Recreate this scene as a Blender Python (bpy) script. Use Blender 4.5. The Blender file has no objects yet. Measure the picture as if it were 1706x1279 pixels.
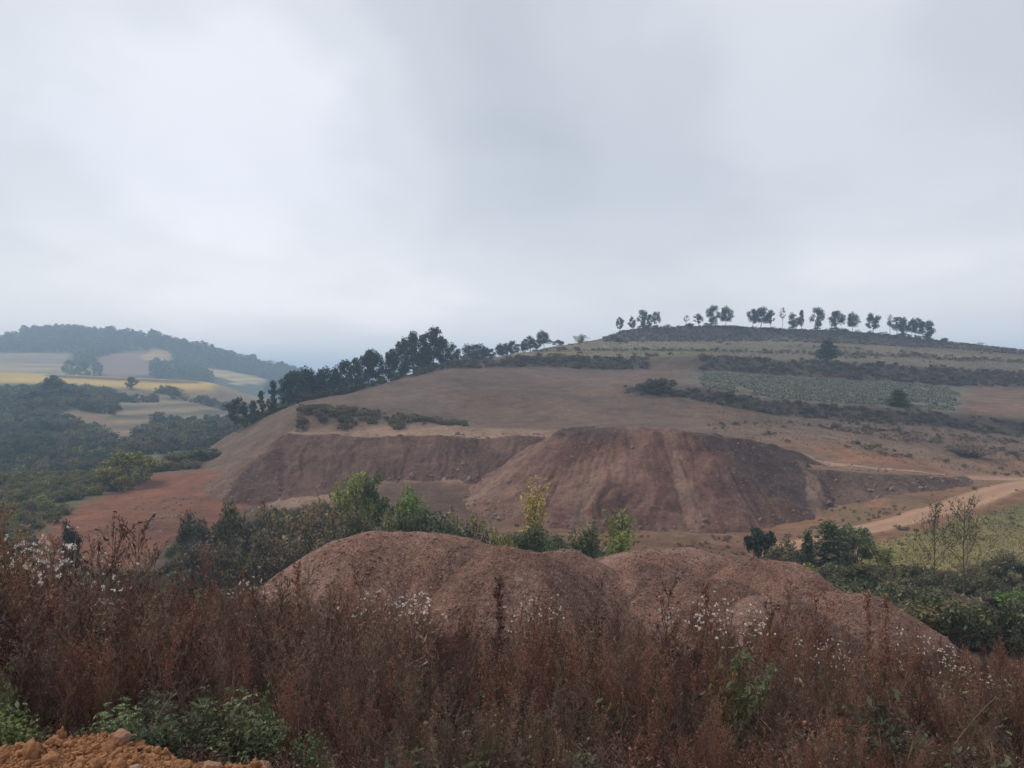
import bpy, math, random
import numpy as np
from mathutils import Vector, Euler

# ------------------------------------------------------------------ camera, sky, sun, exposure
SC = bpy.context.scene
COL = SC.collection
R = math.radians
FPX, CX, CY = 1280.0, 853.0, 639.5          # focal length and centre of the photograph in its own pixels

cam_d = bpy.data.cameras.new('camera')
cam = bpy.data.objects.new('camera', cam_d)
COL.objects.link(cam)
cam_d.sensor_width = 36.0
cam_d.lens = FPX / 1706.0 * 36.0
cam_d.clip_start = 0.05
cam_d.clip_end = 20000.0
cam.location = (0, 0, 0)
cam.rotation_euler = (R(90), 0, 0)
SC.camera = cam

SUN_AZ, SUN_EL = R(-62), R(47)             # azimuth from the view direction (+Y), negative = to the left
SC.view_settings.view_transform = 'Standard'
SC.view_settings.look = 'None'
SC.view_settings.gamma = 1.0
SC.view_settings.use_curve_mapping = False
SC.view_settings.exposure = 0.54
SC.cycles.max_bounces = 6
SC.cycles.volume_bounces = 3
SC.cycles.transparent_max_bounces = 8
SC.cycles.use_denoising = True

sun_d = bpy.data.lights.new('sun', 'SUN')
sun_d.energy = 1.5
sun_d.angle = R(16)
sun_d.color = (1.0, 0.94, 0.85)
sun = bpy.data.objects.new('sun', sun_d)
COL.objects.link(sun)
sd = Vector((math.sin(SUN_AZ) * math.cos(SUN_EL), math.cos(SUN_AZ) * math.cos(SUN_EL), math.sin(SUN_EL)))
sun.rotation_euler = sd.to_track_quat('Z', 'Y').to_euler()


def nd(nt, t, **kw):
    n = nt.nodes.new(t)
    for k, v in kw.items():
        if k in n.inputs:
            n.inputs[k].default_value = v
        else:
            setattr(n, k, v)
    return n


def ramp(nt, stops, interp='LINEAR'):
    n = nt.nodes.new('ShaderNodeValToRGB')
    n.color_ramp.interpolation = interp
    e = n.color_ramp.elements
    while len(e) < len(stops):
        e.new(0.5)
    for i, (p, c) in enumerate(stops):
        e[i].position = p
        e[i].color = (c[0], c[1], c[2], 1) if len(c) == 3 else c
    return n


def mixc(nt, a, b, fac, mode='MIX'):
    n = nt.nodes.new('ShaderNodeMix')
    n.data_type = 'RGBA'
    n.blend_type = mode
    n.clamp_factor = True
    L = nt.links
    for v, s in ((fac, n.inputs[0]), (a, n.inputs[6]), (b, n.inputs[7])):
        if isinstance(v, bpy.types.NodeSocket):
            L.new(v, s)
        elif isinstance(v, (int, float)):
            s.default_value = v
        else:
            s.default_value = (v[0], v[1], v[2], 1)
    return n.outputs[2]


def math_(nt, op, a, b=None, c=None, clamp=False):
    n = nt.nodes.new('ShaderNodeMath')
    n.operation = op
    n.use_clamp = clamp
    for i, v in enumerate((a, b, c)):
        if v is None:
            continue
        if isinstance(v, bpy.types.NodeSocket):
            nt.links.new(v, n.inputs[i])
        else:
            n.inputs[i].default_value = v
    return n.outputs[0]


# ---- overcast world: a veil of cloud over a clear-sky model
W = bpy.data.worlds.new('World')
SC.world = W
W.use_nodes = True
nt = W.node_tree
nt.nodes.clear()
L = nt.links
sky = nd(nt, 'ShaderNodeTexSky')
sky.sky_type = 'NISHITA'
sky.sun_disc = False
sky.sun_elevation = SUN_EL
sky.sun_rotation = SUN_AZ
sky.air_density = 1.5
sky.dust_density = 3.0
tc = nd(nt, 'ShaderNodeTexCoord')
sep = nd(nt, 'ShaderNodeSeparateXYZ')
L.new(tc.outputs['Generated'], sep.inputs[0])
zp = math_(nt, 'ADD', math_(nt, 'MAXIMUM', sep.outputs[2], 0.0), 0.22)
cmb = nd(nt, 'ShaderNodeCombineXYZ')
L.new(math_(nt, 'DIVIDE', sep.outputs[0], zp), cmb.inputs[0])
L.new(math_(nt, 'DIVIDE', sep.outputs[1], zp), cmb.inputs[1])
n1 = nd(nt, 'ShaderNodeTexNoise', Scale=1.25, Detail=6.0, Roughness=0.48, Distortion=0.25)
L.new(cmb.outputs[0], n1.inputs['Vector'])
n2 = nd(nt, 'ShaderNodeTexNoise', Scale=0.33, Detail=3.0, Roughness=0.4, Distortion=0.1)
L.new(cmb.outputs[0], n2.inputs['Vector'])
val = math_(nt, 'ADD', math_(nt, 'MULTIPLY', math_(nt, 'SUBTRACT', n1.outputs['Fac'], 0.12), 0.62), math_(nt, 'MULTIPLY', n2.outputs['Fac'], 0.12))


nw = nd(nt, 'ShaderNodeTexNoise', Scale=3.2, Detail=4.0, Roughness=0.5)
L.new(tc.outputs['Generated'], nw.inputs['Vector'])
wsub = nt.nodes.new('ShaderNodeVectorMath'); wsub.operation = 'SUBTRACT'
L.new(nw.outputs['Color'], wsub.inputs[0]); wsub.inputs[1].default_value = (0.5, 0.5, 0.5)
wsc = nt.nodes.new('ShaderNodeVectorMath'); wsc.operation = 'SCALE'; wsc.inputs['Scale'].default_value = 0.32
L.new(wsub.outputs[0], wsc.inputs[0])
wadd = nt.nodes.new('ShaderNodeVectorMath'); wadd.operation = 'ADD'
L.new(tc.outputs['Generated'], wadd.inputs[0]); L.new(wsc.outputs[0], wadd.inputs[1])
warp = wadd.outputs[0]


def cloud(px, py, r, amp):
    """a broad thick or thin place in the cloud deck, given by the direction it hangs in"""
    global val
    d = Vector(((px - CX) / FPX, 1, -(py - CY) / FPX)).normalized()
    vm = nt.nodes.new('ShaderNodeVectorMath')
    vm.operation = 'DISTANCE'
    L.new(warp, vm.inputs[0])
    vm.inputs[1].default_value = d
    mr = nd(nt, 'ShaderNodeMapRange')
    mr.interpolation_type = 'SMOOTHERSTEP'
    L.new(vm.outputs['Value'], mr.inputs[0])
    mr.inputs[1].default_value = 0.0
    mr.inputs[2].default_value = r / FPX
    mr.inputs[3].default_value = amp
    mr.inputs[4].default_value = 0.0
    val = math_(nt, 'ADD', val, mr.outputs[0])


cloud(250, 130, 560, 0.32)
cloud(540, 290, 460, 0.18)
cloud(1420, 150, 600, 0.36)
cloud(780, 10, 470, -0.15)
cloud(900, 250, 420, -0.10)
cloud(1300, 440, 600, -0.20)
cloud(1750, 0, 400, -0.22)
cloud(40, 430, 420, -0.10)
CB = 0.83
hz_ = nd(nt, 'ShaderNodeMapRange'); hz_.interpolation_type = 'SMOOTHSTEP'
L.new(sep.outputs[2], hz_.inputs[0])
for k_, v_ in ((1, 0.0), (2, 0.26), (3, 1.72), (4, 1.0)):
    hz_.inputs[k_].default_value = v_
crp = ramp(nt, [(p, [v * CB for v in c]) for p, c in [(0.0, (4.55, 4.85, 5.35)), (0.28, (5.45, 5.75, 6.25)), (0.48, (6.45, 6.65, 7.15)), (0.68, (7.7, 7.8, 8.4)), (1.0, (8.7, 8.75, 9.4))]], 'EASE')
L.new(val, crp.inputs[0])
csc = nt.nodes.new('ShaderNodeVectorMath'); csc.operation = 'SCALE'
wrm = mixc(nt, (1, 1, 1), (1.22, 1.02, 0.86), math_(nt, 'SUBTRACT', hz_.outputs[0], 1.0, clamp=True))
L.new(mixc(nt, crp.outputs[0], wrm, 1.0, 'MULTIPLY'), csc.inputs[0]); L.new(hz_.outputs[0], csc.inputs['Scale'])
skyc = mixc(nt, sky.outputs[0], csc.outputs[0], 0.95)
bg = nd(nt, 'ShaderNodeBackground')
bg.inputs['Strength'].default_value = 0.1
L.new(skyc, bg.inputs['Color'])
wo = nd(nt, 'ShaderNodeOutputWorld')
L.new(bg.outputs[0], wo.inputs['Surface'])


# ------------------------------------------------------------------ helpers
def P(px, py, Y):
    return ((px - CX) / FPX * Y, Y, -(py - CY) / FPX * Y)


def zat(py, Y):
    return -(py - CY) / FPX * Y


def _hash(ix, iy, seed):
    n = (ix.astype(np.int64) * 374761393 + iy.astype(np.int64) * 668265263 + seed * 974634777) & 0xffffffff
    n = ((n ^ (n >> 13)) * 1274126177) & 0xffffffff
    return ((n ^ (n >> 16)) & 0xffff) / 32767.5 - 1.0


def vnoise(x, y, seed=0):
    x = np.asarray(x, float); y = np.asarray(y, float)
    ix = np.floor(x); iy = np.floor(y)
    fx = x - ix; fy = y - iy
    fx = fx * fx * fx * (fx * (fx * 6 - 15) + 10); fy = fy * fy * fy * (fy * (fy * 6 - 15) + 10)
    a = _hash(ix, iy, seed); b = _hash(ix + 1, iy, seed); c = _hash(ix, iy + 1, seed); d = _hash(ix + 1, iy + 1, seed)
    return (a * (1 - fx) + b * fx) * (1 - fy) + (c * (1 - fx) + d * fx) * fy


def fbm(x, y, oct=4, seed=0, gain=0.5):
    s = 0; amp = 1; f = 1; t = 0
    for o in range(oct):
        s = s + amp * vnoise(np.asarray(x) * f + 17.3 * o, np.asarray(y) * f - 9.1 * o, seed + o)
        t += amp; amp *= gain; f *= 2.03
    return s / t


def sstep(a, b, x):
    t = np.clip((x - a) / (b - a), 0, 1)
    return t * t * (3 - 2 * t)


def mesh(name, V, Fa, mat=None, smooth=False, col=None, colname='Col'):
    V = np.ascontiguousarray(V, dtype=np.float32)
    Fa = np.ascontiguousarray(Fa, dtype=np.int32)
    me = bpy.data.meshes.new(name)
    n, k = Fa.shape
    me.vertices.add(len(V)); me.vertices.foreach_set('co', V.ravel())
    me.loops.add(n * k); me.loops.foreach_set('vertex_index', Fa.ravel())
    me.polygons.add(n)
    me.polygons.foreach_set('loop_start', np.arange(0, n * k, k, dtype=np.int32))
    me.update(calc_edges=True)
    if smooth:
        me.polygons.foreach_set('use_smooth', np.ones(n, dtype=bool))
    if col is not None:
        ca = me.color_attributes.new(colname, 'FLOAT_COLOR', 'POINT')
        c4 = np.ones((len(V), 4), np.float32); c4[:, :col.shape[1]] = col
        ca.data.foreach_set('color', c4.ravel())
    if mat:
        me.materials.append(mat)
    me.validate()
    return me


def obj(name, me, parent=None, label=None, cat=None, group=None, kind=None, loc=None):
    o = bpy.data.objects.new(name, me)
    COL.objects.link(o)
    if parent is not None:
        o.parent = parent
    if loc is not None:
        o.location = loc
    if label: o['label'] = label
    if cat: o['category'] = cat
    if group: o['group'] = group
    if kind: o['kind'] = kind
    return o


def grid_faces(nr, nc):
    i = np.arange(nr - 1)[:, None] * nc + np.arange(nc - 1)[None, :]
    return np.stack([i, i + 1, i + 1 + nc, i + nc], -1).reshape(-1, 4)


def pchip_cols(Y, Z, yq):
    """monotone cubic through knots (Y[k,c], Z[k,c]) at query depths yq, per column -> [q,c]"""
    K, Cn = Y.shape
    h = np.diff(Y, axis=0); s = np.diff(Z, axis=0) / h
    m = np.zeros_like(Z)
    w1 = 2 * h[1:] + h[:-1]; w2 = h[1:] + 2 * h[:-1]
    ok = s[1:] * s[:-1] > 0
    with np.errstate(divide='ignore', invalid='ignore'):
        m[1:-1] = np.where(ok, (w1 + w2) / (w1 / s[:-1] + w2 / s[1:]), 0)
    m[0] = s[0]; m[-1] = s[-1]
    out = np.zeros((len(yq), Cn)); tt = np.zeros((len(yq), Cn))
    for c in range(Cn):
        k = np.clip(np.searchsorted(Y[:, c], yq, side='right') - 1, 0, K - 2)
        t = np.clip((yq - Y[k, c]) / h[k, c], 0, 1)
        h00 = 2 * t**3 - 3 * t**2 + 1; h10 = t**3 - 2 * t**2 + t; h01 = -2 * t**3 + 3 * t**2; h11 = t**3 - t**2
        out[:, c] = h00 * Z[k, c] + h10 * h[k, c] * m[k, c] + h01 * Z[k + 1, c] + h11 * h[k, c] * m[k + 1, c]
        tt[:, c] = k + t
    return out, tt


def gsmooth(a, sig):
    r = int(sig * 3) + 1
    k = np.exp(-0.5 * (np.arange(-r, r + 1) / sig) ** 2); k /= k.sum()
    return np.convolve(np.pad(a, r, mode='edge'), k, mode='valid')


class Land:
    """ground sheet laid along sight-independent section lines: each curve is a list of (px, depth, height)"""
    def __init__(self, curves, pxs, rows):
        self.px = np.asarray(pxs, float); self.rows = np.asarray(rows, float)
        fine = np.arange(self.px[0], self.px[-1] + 1, 4.0)
        Ys, Zs = [], []
        for cv in curves:
            cv = sorted(cv)
            x = [c[0] for c in cv]
            Ys.append(np.interp(self.px, fine, gsmooth(np.interp(fine, x, [c[1] for c in cv]), 6)))
            Zs.append(np.interp(self.px, fine, gsmooth(np.interp(fine, x, [c[2] for c in cv]), 5)))
        self.KY = np.array(Ys); self.KZ = np.array(Zs)
        for k in range(1, len(self.KY)):
            self.KY[k] = np.maximum(self.KY[k], self.KY[k - 1] + 0.5)
        self.Z, self.T = pchip_cols(self.KY, self.KZ, self.rows)
        self.X = (self.px[None, :] - CX) / FPX * self.rows[:, None]
        self.Y = np.repeat(self.rows[:, None], len(self.px), 1)

    def z(self, x, y):
        x = np.asarray(x, float); y = np.asarray(y, float)
        px = x / np.maximum(y, 1e-3) * FPX + CX
        c = np.clip(np.interp(px, self.px, np.arange(len(self.px))), 0, len(self.px) - 1.001)
        r = np.clip(np.interp(y, self.rows, np.arange(len(self.rows))), 0, len(self.rows) - 1.001)
        ci = c.astype(int); ri = r.astype(int); fc = c - ci; fr = r - ri
        Z = self.Z
        return ((Z[ri, ci] * (1 - fc) + Z[ri, ci + 1] * fc) * (1 - fr) + (Z[ri + 1, ci] * (1 - fc) + Z[ri + 1, ci + 1] * fc) * fr)

    def t(self, x, y):
        px = np.asarray(x, float) / np.asarray(y, float) * FPX + CX
        c = np.clip(np.interp(px, self.px, np.arange(len(self.px))), 0, len(self.px) - 1).astype(int)
        r = np.clip(np.interp(y, self.rows, np.arange(len(self.rows))), 0, len(self.rows) - 1).astype(int)
        return self.T[r, c]

    def build(self, name, mat, col, kind='structure'):
        V = np.stack([self.X, self.Y, self.Z], -1).reshape(-1, 3)
        me = mesh(name, V, grid_faces(len(self.rows), len(self.px)), mat, True, col.reshape(-1, 3))
        return obj(name, me, kind=kind)


def inpoly(px, py, poly):
    ins = np.zeros(px.shape, bool)
    n = len(poly)
    for i in range(n):
        x1, y1 = poly[i]; x2, y2 = poly[(i + 1) % n]
        if y1 == y2:
            continue
        c = ((y1 > py) != (y2 > py)) & (px < (x2 - x1) * (py - y1) / (y2 - y1) + x1)
        ins ^= c
    return ins


# ------------------------------------------------------------------ materials
def newmat(name):
    m = bpy.data.materials.new(name)
    m.use_nodes = True
    m.node_tree.nodes.clear()
    return m, m.node_tree


def finish(m, nt, colr, rough=0.95, bump=None, bdist=0.05, bstr=0.6, spec=0.15):
    b = nd(nt, 'ShaderNodeBsdfPrincipled')
    b.inputs['Roughness'].default_value = rough
    b.inputs['Specular IOR Level'].default_value = spec
    if isinstance(colr, bpy.types.NodeSocket):
        nt.links.new(colr, b.inputs['Base Color'])
    else:
        b.inputs['Base Color'].default_value = (*colr, 1)
    if bump is not None:
        bn = nd(nt, 'ShaderNodeBump')
        bn.inputs['Distance'].default_value = bdist
        bn.inputs['Strength'].default_value = bstr
        nt.links.new(bump, bn.inputs['Height'])
        nt.links.new(bn.outputs[0], b.inputs['Normal'])
    o = nd(nt, 'ShaderNodeOutputMaterial')
    nt.links.new(b.outputs[0], o.inputs['Surface'])
    return m


def noise(nt, vec, scale, detail=4.0, rough=0.6, dist=0.0):
    n = nd(nt, 'ShaderNodeTexNoise', Scale=scale, Detail=detail, Roughness=rough, Distortion=dist)
    nt.links.new(vec, n.inputs['Vector'])
    return n.outputs['Fac']


def mat_earth(name, big=0.05, mid=0.6, fine=4.0, amt=0.5, bdist=0.15, speck=0.0, speckcol=(0.33, 0.27, 0.23), speckscale=6.0, tint=(0.8, 0.86, 0.8)):
    """bare or grassy ground: colour of the field from the mesh, broken up by grain at three sizes"""
    m, nt = newmat(name)
    g = nd(nt, 'ShaderNodeNewGeometry').outputs['Position']
    at = nd(nt, 'ShaderNodeAttribute'); at.attribute_name = 'Col'
    a = noise(nt, g, big, 4, 0.6, 0.5); b = noise(nt, g, mid, 5, 0.65); c = noise(nt, g, fine, 4, 0.7)
    f = math_(nt, 'ADD', math_(nt, 'ADD', math_(nt, 'MULTIPLY', a, 0.35), math_(nt, 'MULTIPLY', b, 0.4)), math_(nt, 'MULTIPLY', c, 0.45))
    f = math_(nt, 'MAXIMUM', math_(nt, 'ADD', math_(nt, 'MULTIPLY', math_(nt, 'SUBTRACT', f, 0.6), amt * 3.2), 1.0), 0.3)
    cc = nd(nt, 'ShaderNodeVectorMath'); cc.operation = 'SCALE'
    nt.links.new(at.outputs['Color'], cc.inputs[0]); nt.links.new(f, cc.inputs['Scale'])
    hue = mixc(nt, cc.outputs[0], tint, math_(nt, 'MULTIPLY', math_(nt, 'GREATER_THAN', b, 0.55), 0.16), 'MULTIPLY')
    if speck > 0:
        v = nd(nt, 'ShaderNodeTexVoronoi', Scale=speckscale); nt.links.new(g, v.inputs['Vector'])
        mk = math_(nt, 'MULTIPLY', math_(nt, 'LESS_THAN', v.outputs['Distance'], 0.3), math_(nt, 'GREATER_THAN', noise(nt, v.outputs['Color'], 3.0, 1), 0.55))
        hue = mixc(nt, hue, speckcol, math_(nt, 'MULTIPLY', mk, speck))
    hgt = math_(nt, 'ADD', math_(nt, 'MULTIPLY', b, 0.7), math_(nt, 'MULTIPLY', c, 0.5))
    return finish(m, nt, hue, 0.97, hgt, bdist, 0.7)


def mat_leaf(name, base=None, var=0.5, trans=0.25, rnd=0.35, gain=1.0):
    """foliage: base colour from the object (or given), each leaf and each plant a little different"""
    m, nt = newmat(name)
    oi = nd(nt, 'ShaderNodeObjectInfo')
    at = nd(nt, 'ShaderNodeAttribute'); at.attribute_name = 'leaf'
    s = nd(nt, 'ShaderNodeSeparateColor'); nt.links.new(at.outputs['Color'], s.inputs[0])
    f = math_(nt, 'ADD', 1.0 - var, math_(nt, 'MULTIPLY', s.outputs[0], 2 * var))
    f = math_(nt, 'MULTIPLY', f, math_(nt, 'ADD', 1.0 - rnd, math_(nt, 'MULTIPLY', oi.outputs['Random'], 2 * rnd)))
    f = math_(nt, 'MULTIPLY', f, gain)
    src = oi.outputs['Color']
    if base is not None:
        rg = nd(nt, 'ShaderNodeRGB'); rg.outputs[0].default_value = (*base, 1); src = rg.outputs[0]
    cc = nd(nt, 'ShaderNodeVectorMath'); cc.operation = 'SCALE'
    nt.links.new(src, cc.inputs[0]); nt.links.new(f, cc.inputs['Scale'])
    hs = nd(nt, 'ShaderNodeHueSaturation')
    nt.links.new(math_(nt, 'ADD', 0.47, math_(nt, 'MULTIPLY', s.outputs[1], 0.06)), hs.inputs['Hue'])
    nt.links.new(cc.outputs[0], hs.inputs['Color'])
    b = nd(nt, 'ShaderNodeBsdfPrincipled'); b.inputs['Roughness'].default_value = 0.65; b.inputs['Specular IOR Level'].default_value = 0.25
    nt.links.new(hs.outputs[0], b.inputs['Base Color'])
    t = nd(nt, 'ShaderNodeBsdfTranslucent'); nt.links.new(hs.outputs[0], t.inputs['Color'])
    mx = nd(nt, 'ShaderNodeMixShader'); mx.inputs[0].default_value = trans
    nt.links.new(b.outputs[0], mx.inputs[1]); nt.links.new(t.outputs[0], mx.inputs[2])
    o = nd(nt, 'ShaderNodeOutputMaterial'); nt.links.new(mx.outputs[0], o.inputs['Surface'])
    return m


def mat_bark(name, c):
    m, nt = newmat(name)
    tcn = nd(nt, 'ShaderNodeTexCoord').outputs['Object']
    a = noise(nt, tcn, 9.0, 4, 0.7)
    return finish(m, nt, mixc(nt, [v * 0.55 for v in c], [v * 1.4 for v in c], a), 0.95, a, 0.02, 0.5)


M_hill = mat_earth('hillside_earth', 0.03, 0.45, 1.5, 0.95, 0.5)
M_far = mat_earth('far_fields', 0.012, 0.08, 0.4, 0.5, 0.8)
M_ridge = mat_earth('far_ridge_fields', 0.01, 0.05, 0.2, 0.35, 1.0)
M_spoil = mat_earth('spoil_earth', 0.10, 0.9, 2.6, 0.95, 0.30, 0.45, (0.27, 0.19, 0.15), 2.4, (0.86, 0.84, 0.86))


def mat_gravel(name):
    m, nt = newmat(name)
    g = nd(nt, 'ShaderNodeNewGeometry').outputs['Position']
    at = nd(nt, 'ShaderNodeAttribute'); at.attribute_name = 'Col'
    f = None; hgt = None
    for sc, wgt in ((7.0, 0.30), (22.0, 0.7), (44.0, 0.6)):
        v = nd(nt, 'ShaderNodeTexVoronoi', Scale=sc, Randomness=1.0); nt.links.new(g, v.inputs['Vector'])
        sp = nd(nt, 'ShaderNodeSeparateColor'); nt.links.new(v.outputs['Color'], sp.inputs[0])
        t = math_(nt, 'MULTIPLY', math_(nt, 'SUBTRACT', sp.outputs[0], 0.5), wgt)
        d = math_(nt, 'MULTIPLY', math_(nt, 'SUBTRACT', 0.6, v.outputs['Distance']), 1.5 / sc)
        f = t if f is None else math_(nt, 'ADD', f, t)
        if sc > 8:
            hgt = d if hgt is None else math_(nt, 'ADD', hgt, d)
    b = noise(nt, g, 1.6, 5, 0.6)
    f = math_(nt, 'ADD', math_(nt, 'ADD', 1.0, f), math_(nt, 'MULTIPLY', math_(nt, 'SUBTRACT', b, 0.5), 0.9))
    cc = nd(nt, 'ShaderNodeVectorMath'); cc.operation = 'SCALE'
    nt.links.new(at.outputs['Color'], cc.inputs[0]); nt.links.new(f, cc.inputs['Scale'])
    pale = math_(nt, 'GREATER_THAN', f, 1.42)
    return finish(m, nt, mixc(nt, cc.outputs[0], (0.33, 0.235, 0.19), math_(nt, 'MULTIPLY', pale, 0.5)), 0.97, hgt, 0.6, 0.6)


M_heap = mat_gravel('gravelly_spoil')
M_track = mat_earth('packed_track_earth', 0.2, 1.4, 8.0, 0.4, 0.06)
M_bank = mat_earth('loose_bank_earth', 0.7, 5.0, 26.0, 0.6, 0.04)
M_leaf = mat_leaf('leaf', None, 0.6, 0.25, 0.15, 1.2)
M_bark = mat_bark('bark', (0.10, 0.08, 0.065))
M_palebark = mat_bark('pale_bark', (0.24, 0.21, 0.18))
M_greenbark = mat_bark('greenish_bark', (0.13, 0.12, 0.085))

# ------------------------------------------------------------------ the land
def cv(*pts):
    """(px, Y, py) given by the height of the line in view, or (px, Y, None, Z) by height"""
    out = []
    for p in pts:
        out.append((p[0], p[1], zat(p[2], p[1]) if p[2] is not None else p[3]))
    return out


def flat(Y, *pz):
    return [(p, Y, z) for p, z in pz]


A_CURVES = [
    flat(6, (-2000, -5.2), (3600, -5.2)),
    flat(14, (-2000, -8.0), (3600, -8.0)),
    flat(30, (-2000, -11.5), (200, -11.0), (450, -9.8), (1450, -9.8), (1750, -10.8), (3600, -11)),
    flat(55, (-2000, -15.5), (300, -15.5), (1000, -15.6), (1500, -15.2), (3600, -15)),
    flat(80, (-2000, -17.8), (300, -17.8), (1000, -18.5), (1280, -18.2), (1450, -16.4), (1706, -16.0), (3600, -16)),
    flat(98, (-2000, -18.4), (300, -18.3), (420, -18.7), (560, -18.4), (700, -17.8), (1000, -18.4), (1250, -18.4), (1400, -17.2), (1500, -16.4), (1706, -15.6), (3600, -15.4)),
    cv((-2000, 125, None, -18), (0, 125, None, -17.6), (200, 125, None, -17.2), (330, 122, None, -16.6), (420, 110, None, -18.2), (560, 112, None, -17.4), (650, 118, None, -15.5), (900, 120, None, -15.0), (1200, 118, None, -14.8),
       (1400, 112, None, -15.2), (1706, 112, None, -15.0), (3600, 112, None, -15)),
    # foot of the hill
    cv((-2000, 148, None, -18.5), (0, 146, None, -18.2), (150, 142, None, -17.4), (300, 142, 783), (350, 141, 780), (400, 139, 768), (450, 138, 735), (500, 138, 718), (600, 140, 714), (750, 140, 710),
       (900, 138, 714), (1100, 135, 722), (1300, 130, 738), (1400, 124, 760), (1500, 122, 780), (1600, 122, 790), (1706, 122, 796), (2000, 122, 800), (3600, 122, 810)),
    cv((-2000, 158, None, -21), (0, 156, None, -20.5), (150, 155, None, -19.5), (300, 153, 776), (350, 152, 762), (400, 151, 738), (450, 149, 708), (500, 148, 678), (600, 149, 685), (690, 149, 697), (750, 148, 704), (900, 150, 705),
       (1100, 150, 702), (1300, 145, 714), (1400, 142, 727), (1600, 140, 752), (1706, 140, 758), (2000, 140, 770), (3600, 140, 790)),
    # lower scrub bank: foot and lip
    cv((-2000, 166, None, -25), (0, 166, None, -25), (150, 166, None, -24), (300, 165, 783), (350, 164, 748), (400, 163, 718), (450, 162, 698), (500, 162, 672), (600, 170, 667), (750, 176, 650), (900, 178, 652),
       (1060, 177, 655), (1160, 172, 664), (1300, 168, 692), (1500, 164, 703), (1706, 160, 727), (2000, 158, 745), (3600, 150, 770)),
    cv((-2000, 176, None, -30), (0, 176, None, -30), (150, 176, None, -28), (300, 175, None, -20.5), (350, 170, 742), (400, 168, 713), (450, 168, 692), (500, 172, 668), (600, 181, 655), (750, 192, 640), (900, 194, 640),
       (1060, 183, 641), (1160, 177, 647), (1300, 172, 670), (1500, 168, 683), (1600, 166, 691), (1706, 164, 700), (2000, 162, 715), (3600, 155, 745)),
    # top of the vegetable field and the upper bank
    cv((-2000, 195, None, -36), (0, 195, None, -36), (300, 192, None, -25), (400, 185, None, -11.5), (450, 184, None, -8.5), (500, 186, None, -5.2), (560, 189, 661), (600, 192, 650), (700, 206, 624), (750, 212, 613),
       (900, 226, 611), (1060, 230, 616), (1160, 226, 617), (1300, 222, 625), (1500, 218, 637), (1600, 215, 644), (1706, 213, 645), (2000, 210, 660), (3600, 200, 700)),
    cv((-2000, 210, None, -38), (0, 210, None, -38), (300, 210, None, -30), (400, 205, None, -17), (500, 208, None, -9), (600, 212, None, -3.5), (650, 214, None, 0.6), (700, 219, 616), (750, 222, 607),
       (900, 235, 592), (1060, 238, 598), (1160, 234, 593), (1300, 231, 600), (1500, 228, 610), (1706, 226, 620), (2000, 224, 640), (3600, 215, 690)),
    cv((-2000, 235, None, -40), (300, 240, None, -34), (400, 235, None, -23), (500, 238, None, -16), (600, 242, None, -10), (700, 248, None, 0.5), (750, 250, None, 4.5), (800, 255, None, 7.6), (850, 260, 590), (900, 270, 584),
       (1000, 276, 582), (1160, 272, 583), (1300, 270, 586), (1500, 268, 592), (1706, 265, 603), (2000, 262, 625), (3600, 250, 680)),
    cv((-2000, 265, None, -42), (300, 270, None, -37), (400, 265, None, -29), (600, 272, None, -17), (700, 276, None, -5), (750, 280, None, 0), (850, 284, None, 8.6), (900, 288, 580),
       (1000, 306, 568), (1100, 312, 566), (1300, 312, 566), (1500, 308, 575), (1560, 305, 578), (1706, 300, 590), (2000, 295, 618), (3600, 280, 675)),
    cv((-2000, 300, None, -43), (300, 310, None, -40), (400, 305, None, -35), (600, 310, None, -25), (750, 316, None, -8), (850, 316, None, 4), (900, 316, None, 11.5), (950, 318, 573),
       (1000, 320, 567), (1020, 322, 558), (1040, 324, 549), (1100, 325, 545), (1200, 326, 544), (1300, 326, 548), (1400, 325, 552), (1500, 321, 560), (1560, 317, 568), (1706, 310, 584), (2000, 306, 615), (3600, 290, 670)),
    cv((-2000, 400, None, -44), (300, 400, None, -42), (600, 400, None, -32), (850, 400, None, -10), (1000, 400, None, 10), (1150, 400, None, 20), (1400, 400, None, 18), (1706, 400, None, 6), (3600, 400, None, -20)),
    flat(520, (-2000, -46), (600, -44), (1200, -20), (1600, -25), (3600, -45)),
]
A_PX = np.concatenate([np.linspace(-2000, -60, 50), np.arange(-40, 1750, 2.8), np.linspace(1770, 3600, 50)])
A_ROWS = np.concatenate([np.linspace(6, 78, 60), np.exp(np.arange(math.log(79), math.log(345), 0.0042)), np.linspace(348, 520, 22)])
A = Land(A_CURVES, A_PX, A_ROWS)

# relief: hummocks, plough lines, eroded banks
X, Y, T = A.X, A.Y, A.T
A.Z += 0.30 * fbm(X / 9, Y / 9, 4, 3) + 0.05 * fbm(X / 1.6, Y / 1.6, 2, 8)
bank = ((T > 9) & (T < 10) & (X / Y * FPX + CX > 1040)) | ((T > 11) & (T < 12)) | ((T > 14) & (T < 15))
A.Z += np.where(bank, 0.45 * fbm(X / 2.5, Y / 2.5, 3, 12), 0)
PXA = X / Y * FPX + CX
PYA = CY - A.Z / Y * FPX
wx = PXA + 26 * fbm(X / 8, Y / 8, 4, 21); wy = PYA + 8 * fbm(X / 6, Y / 6, 4, 22)
wt = T + 0.10 * fbm(X / 6, Y / 6, 3, 23)

colA = np.empty(X.shape + (3,)); colA[:] = (0.145, 0.096, 0.070)


def feather(c, sg):
    k = np.exp(-0.5 * (np.arange(-6, 7) / sg) ** 2); k /= k.sum()
    p = np.pad(c, ((6, 6), (6, 6), (0, 0)), mode='edge')
    p = sum(k[i] * p[i:i + c.shape[0]] for i in range(13))
    return sum(k[i] * p[:, i:i + c.shape[1]] for i in range(13))


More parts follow.
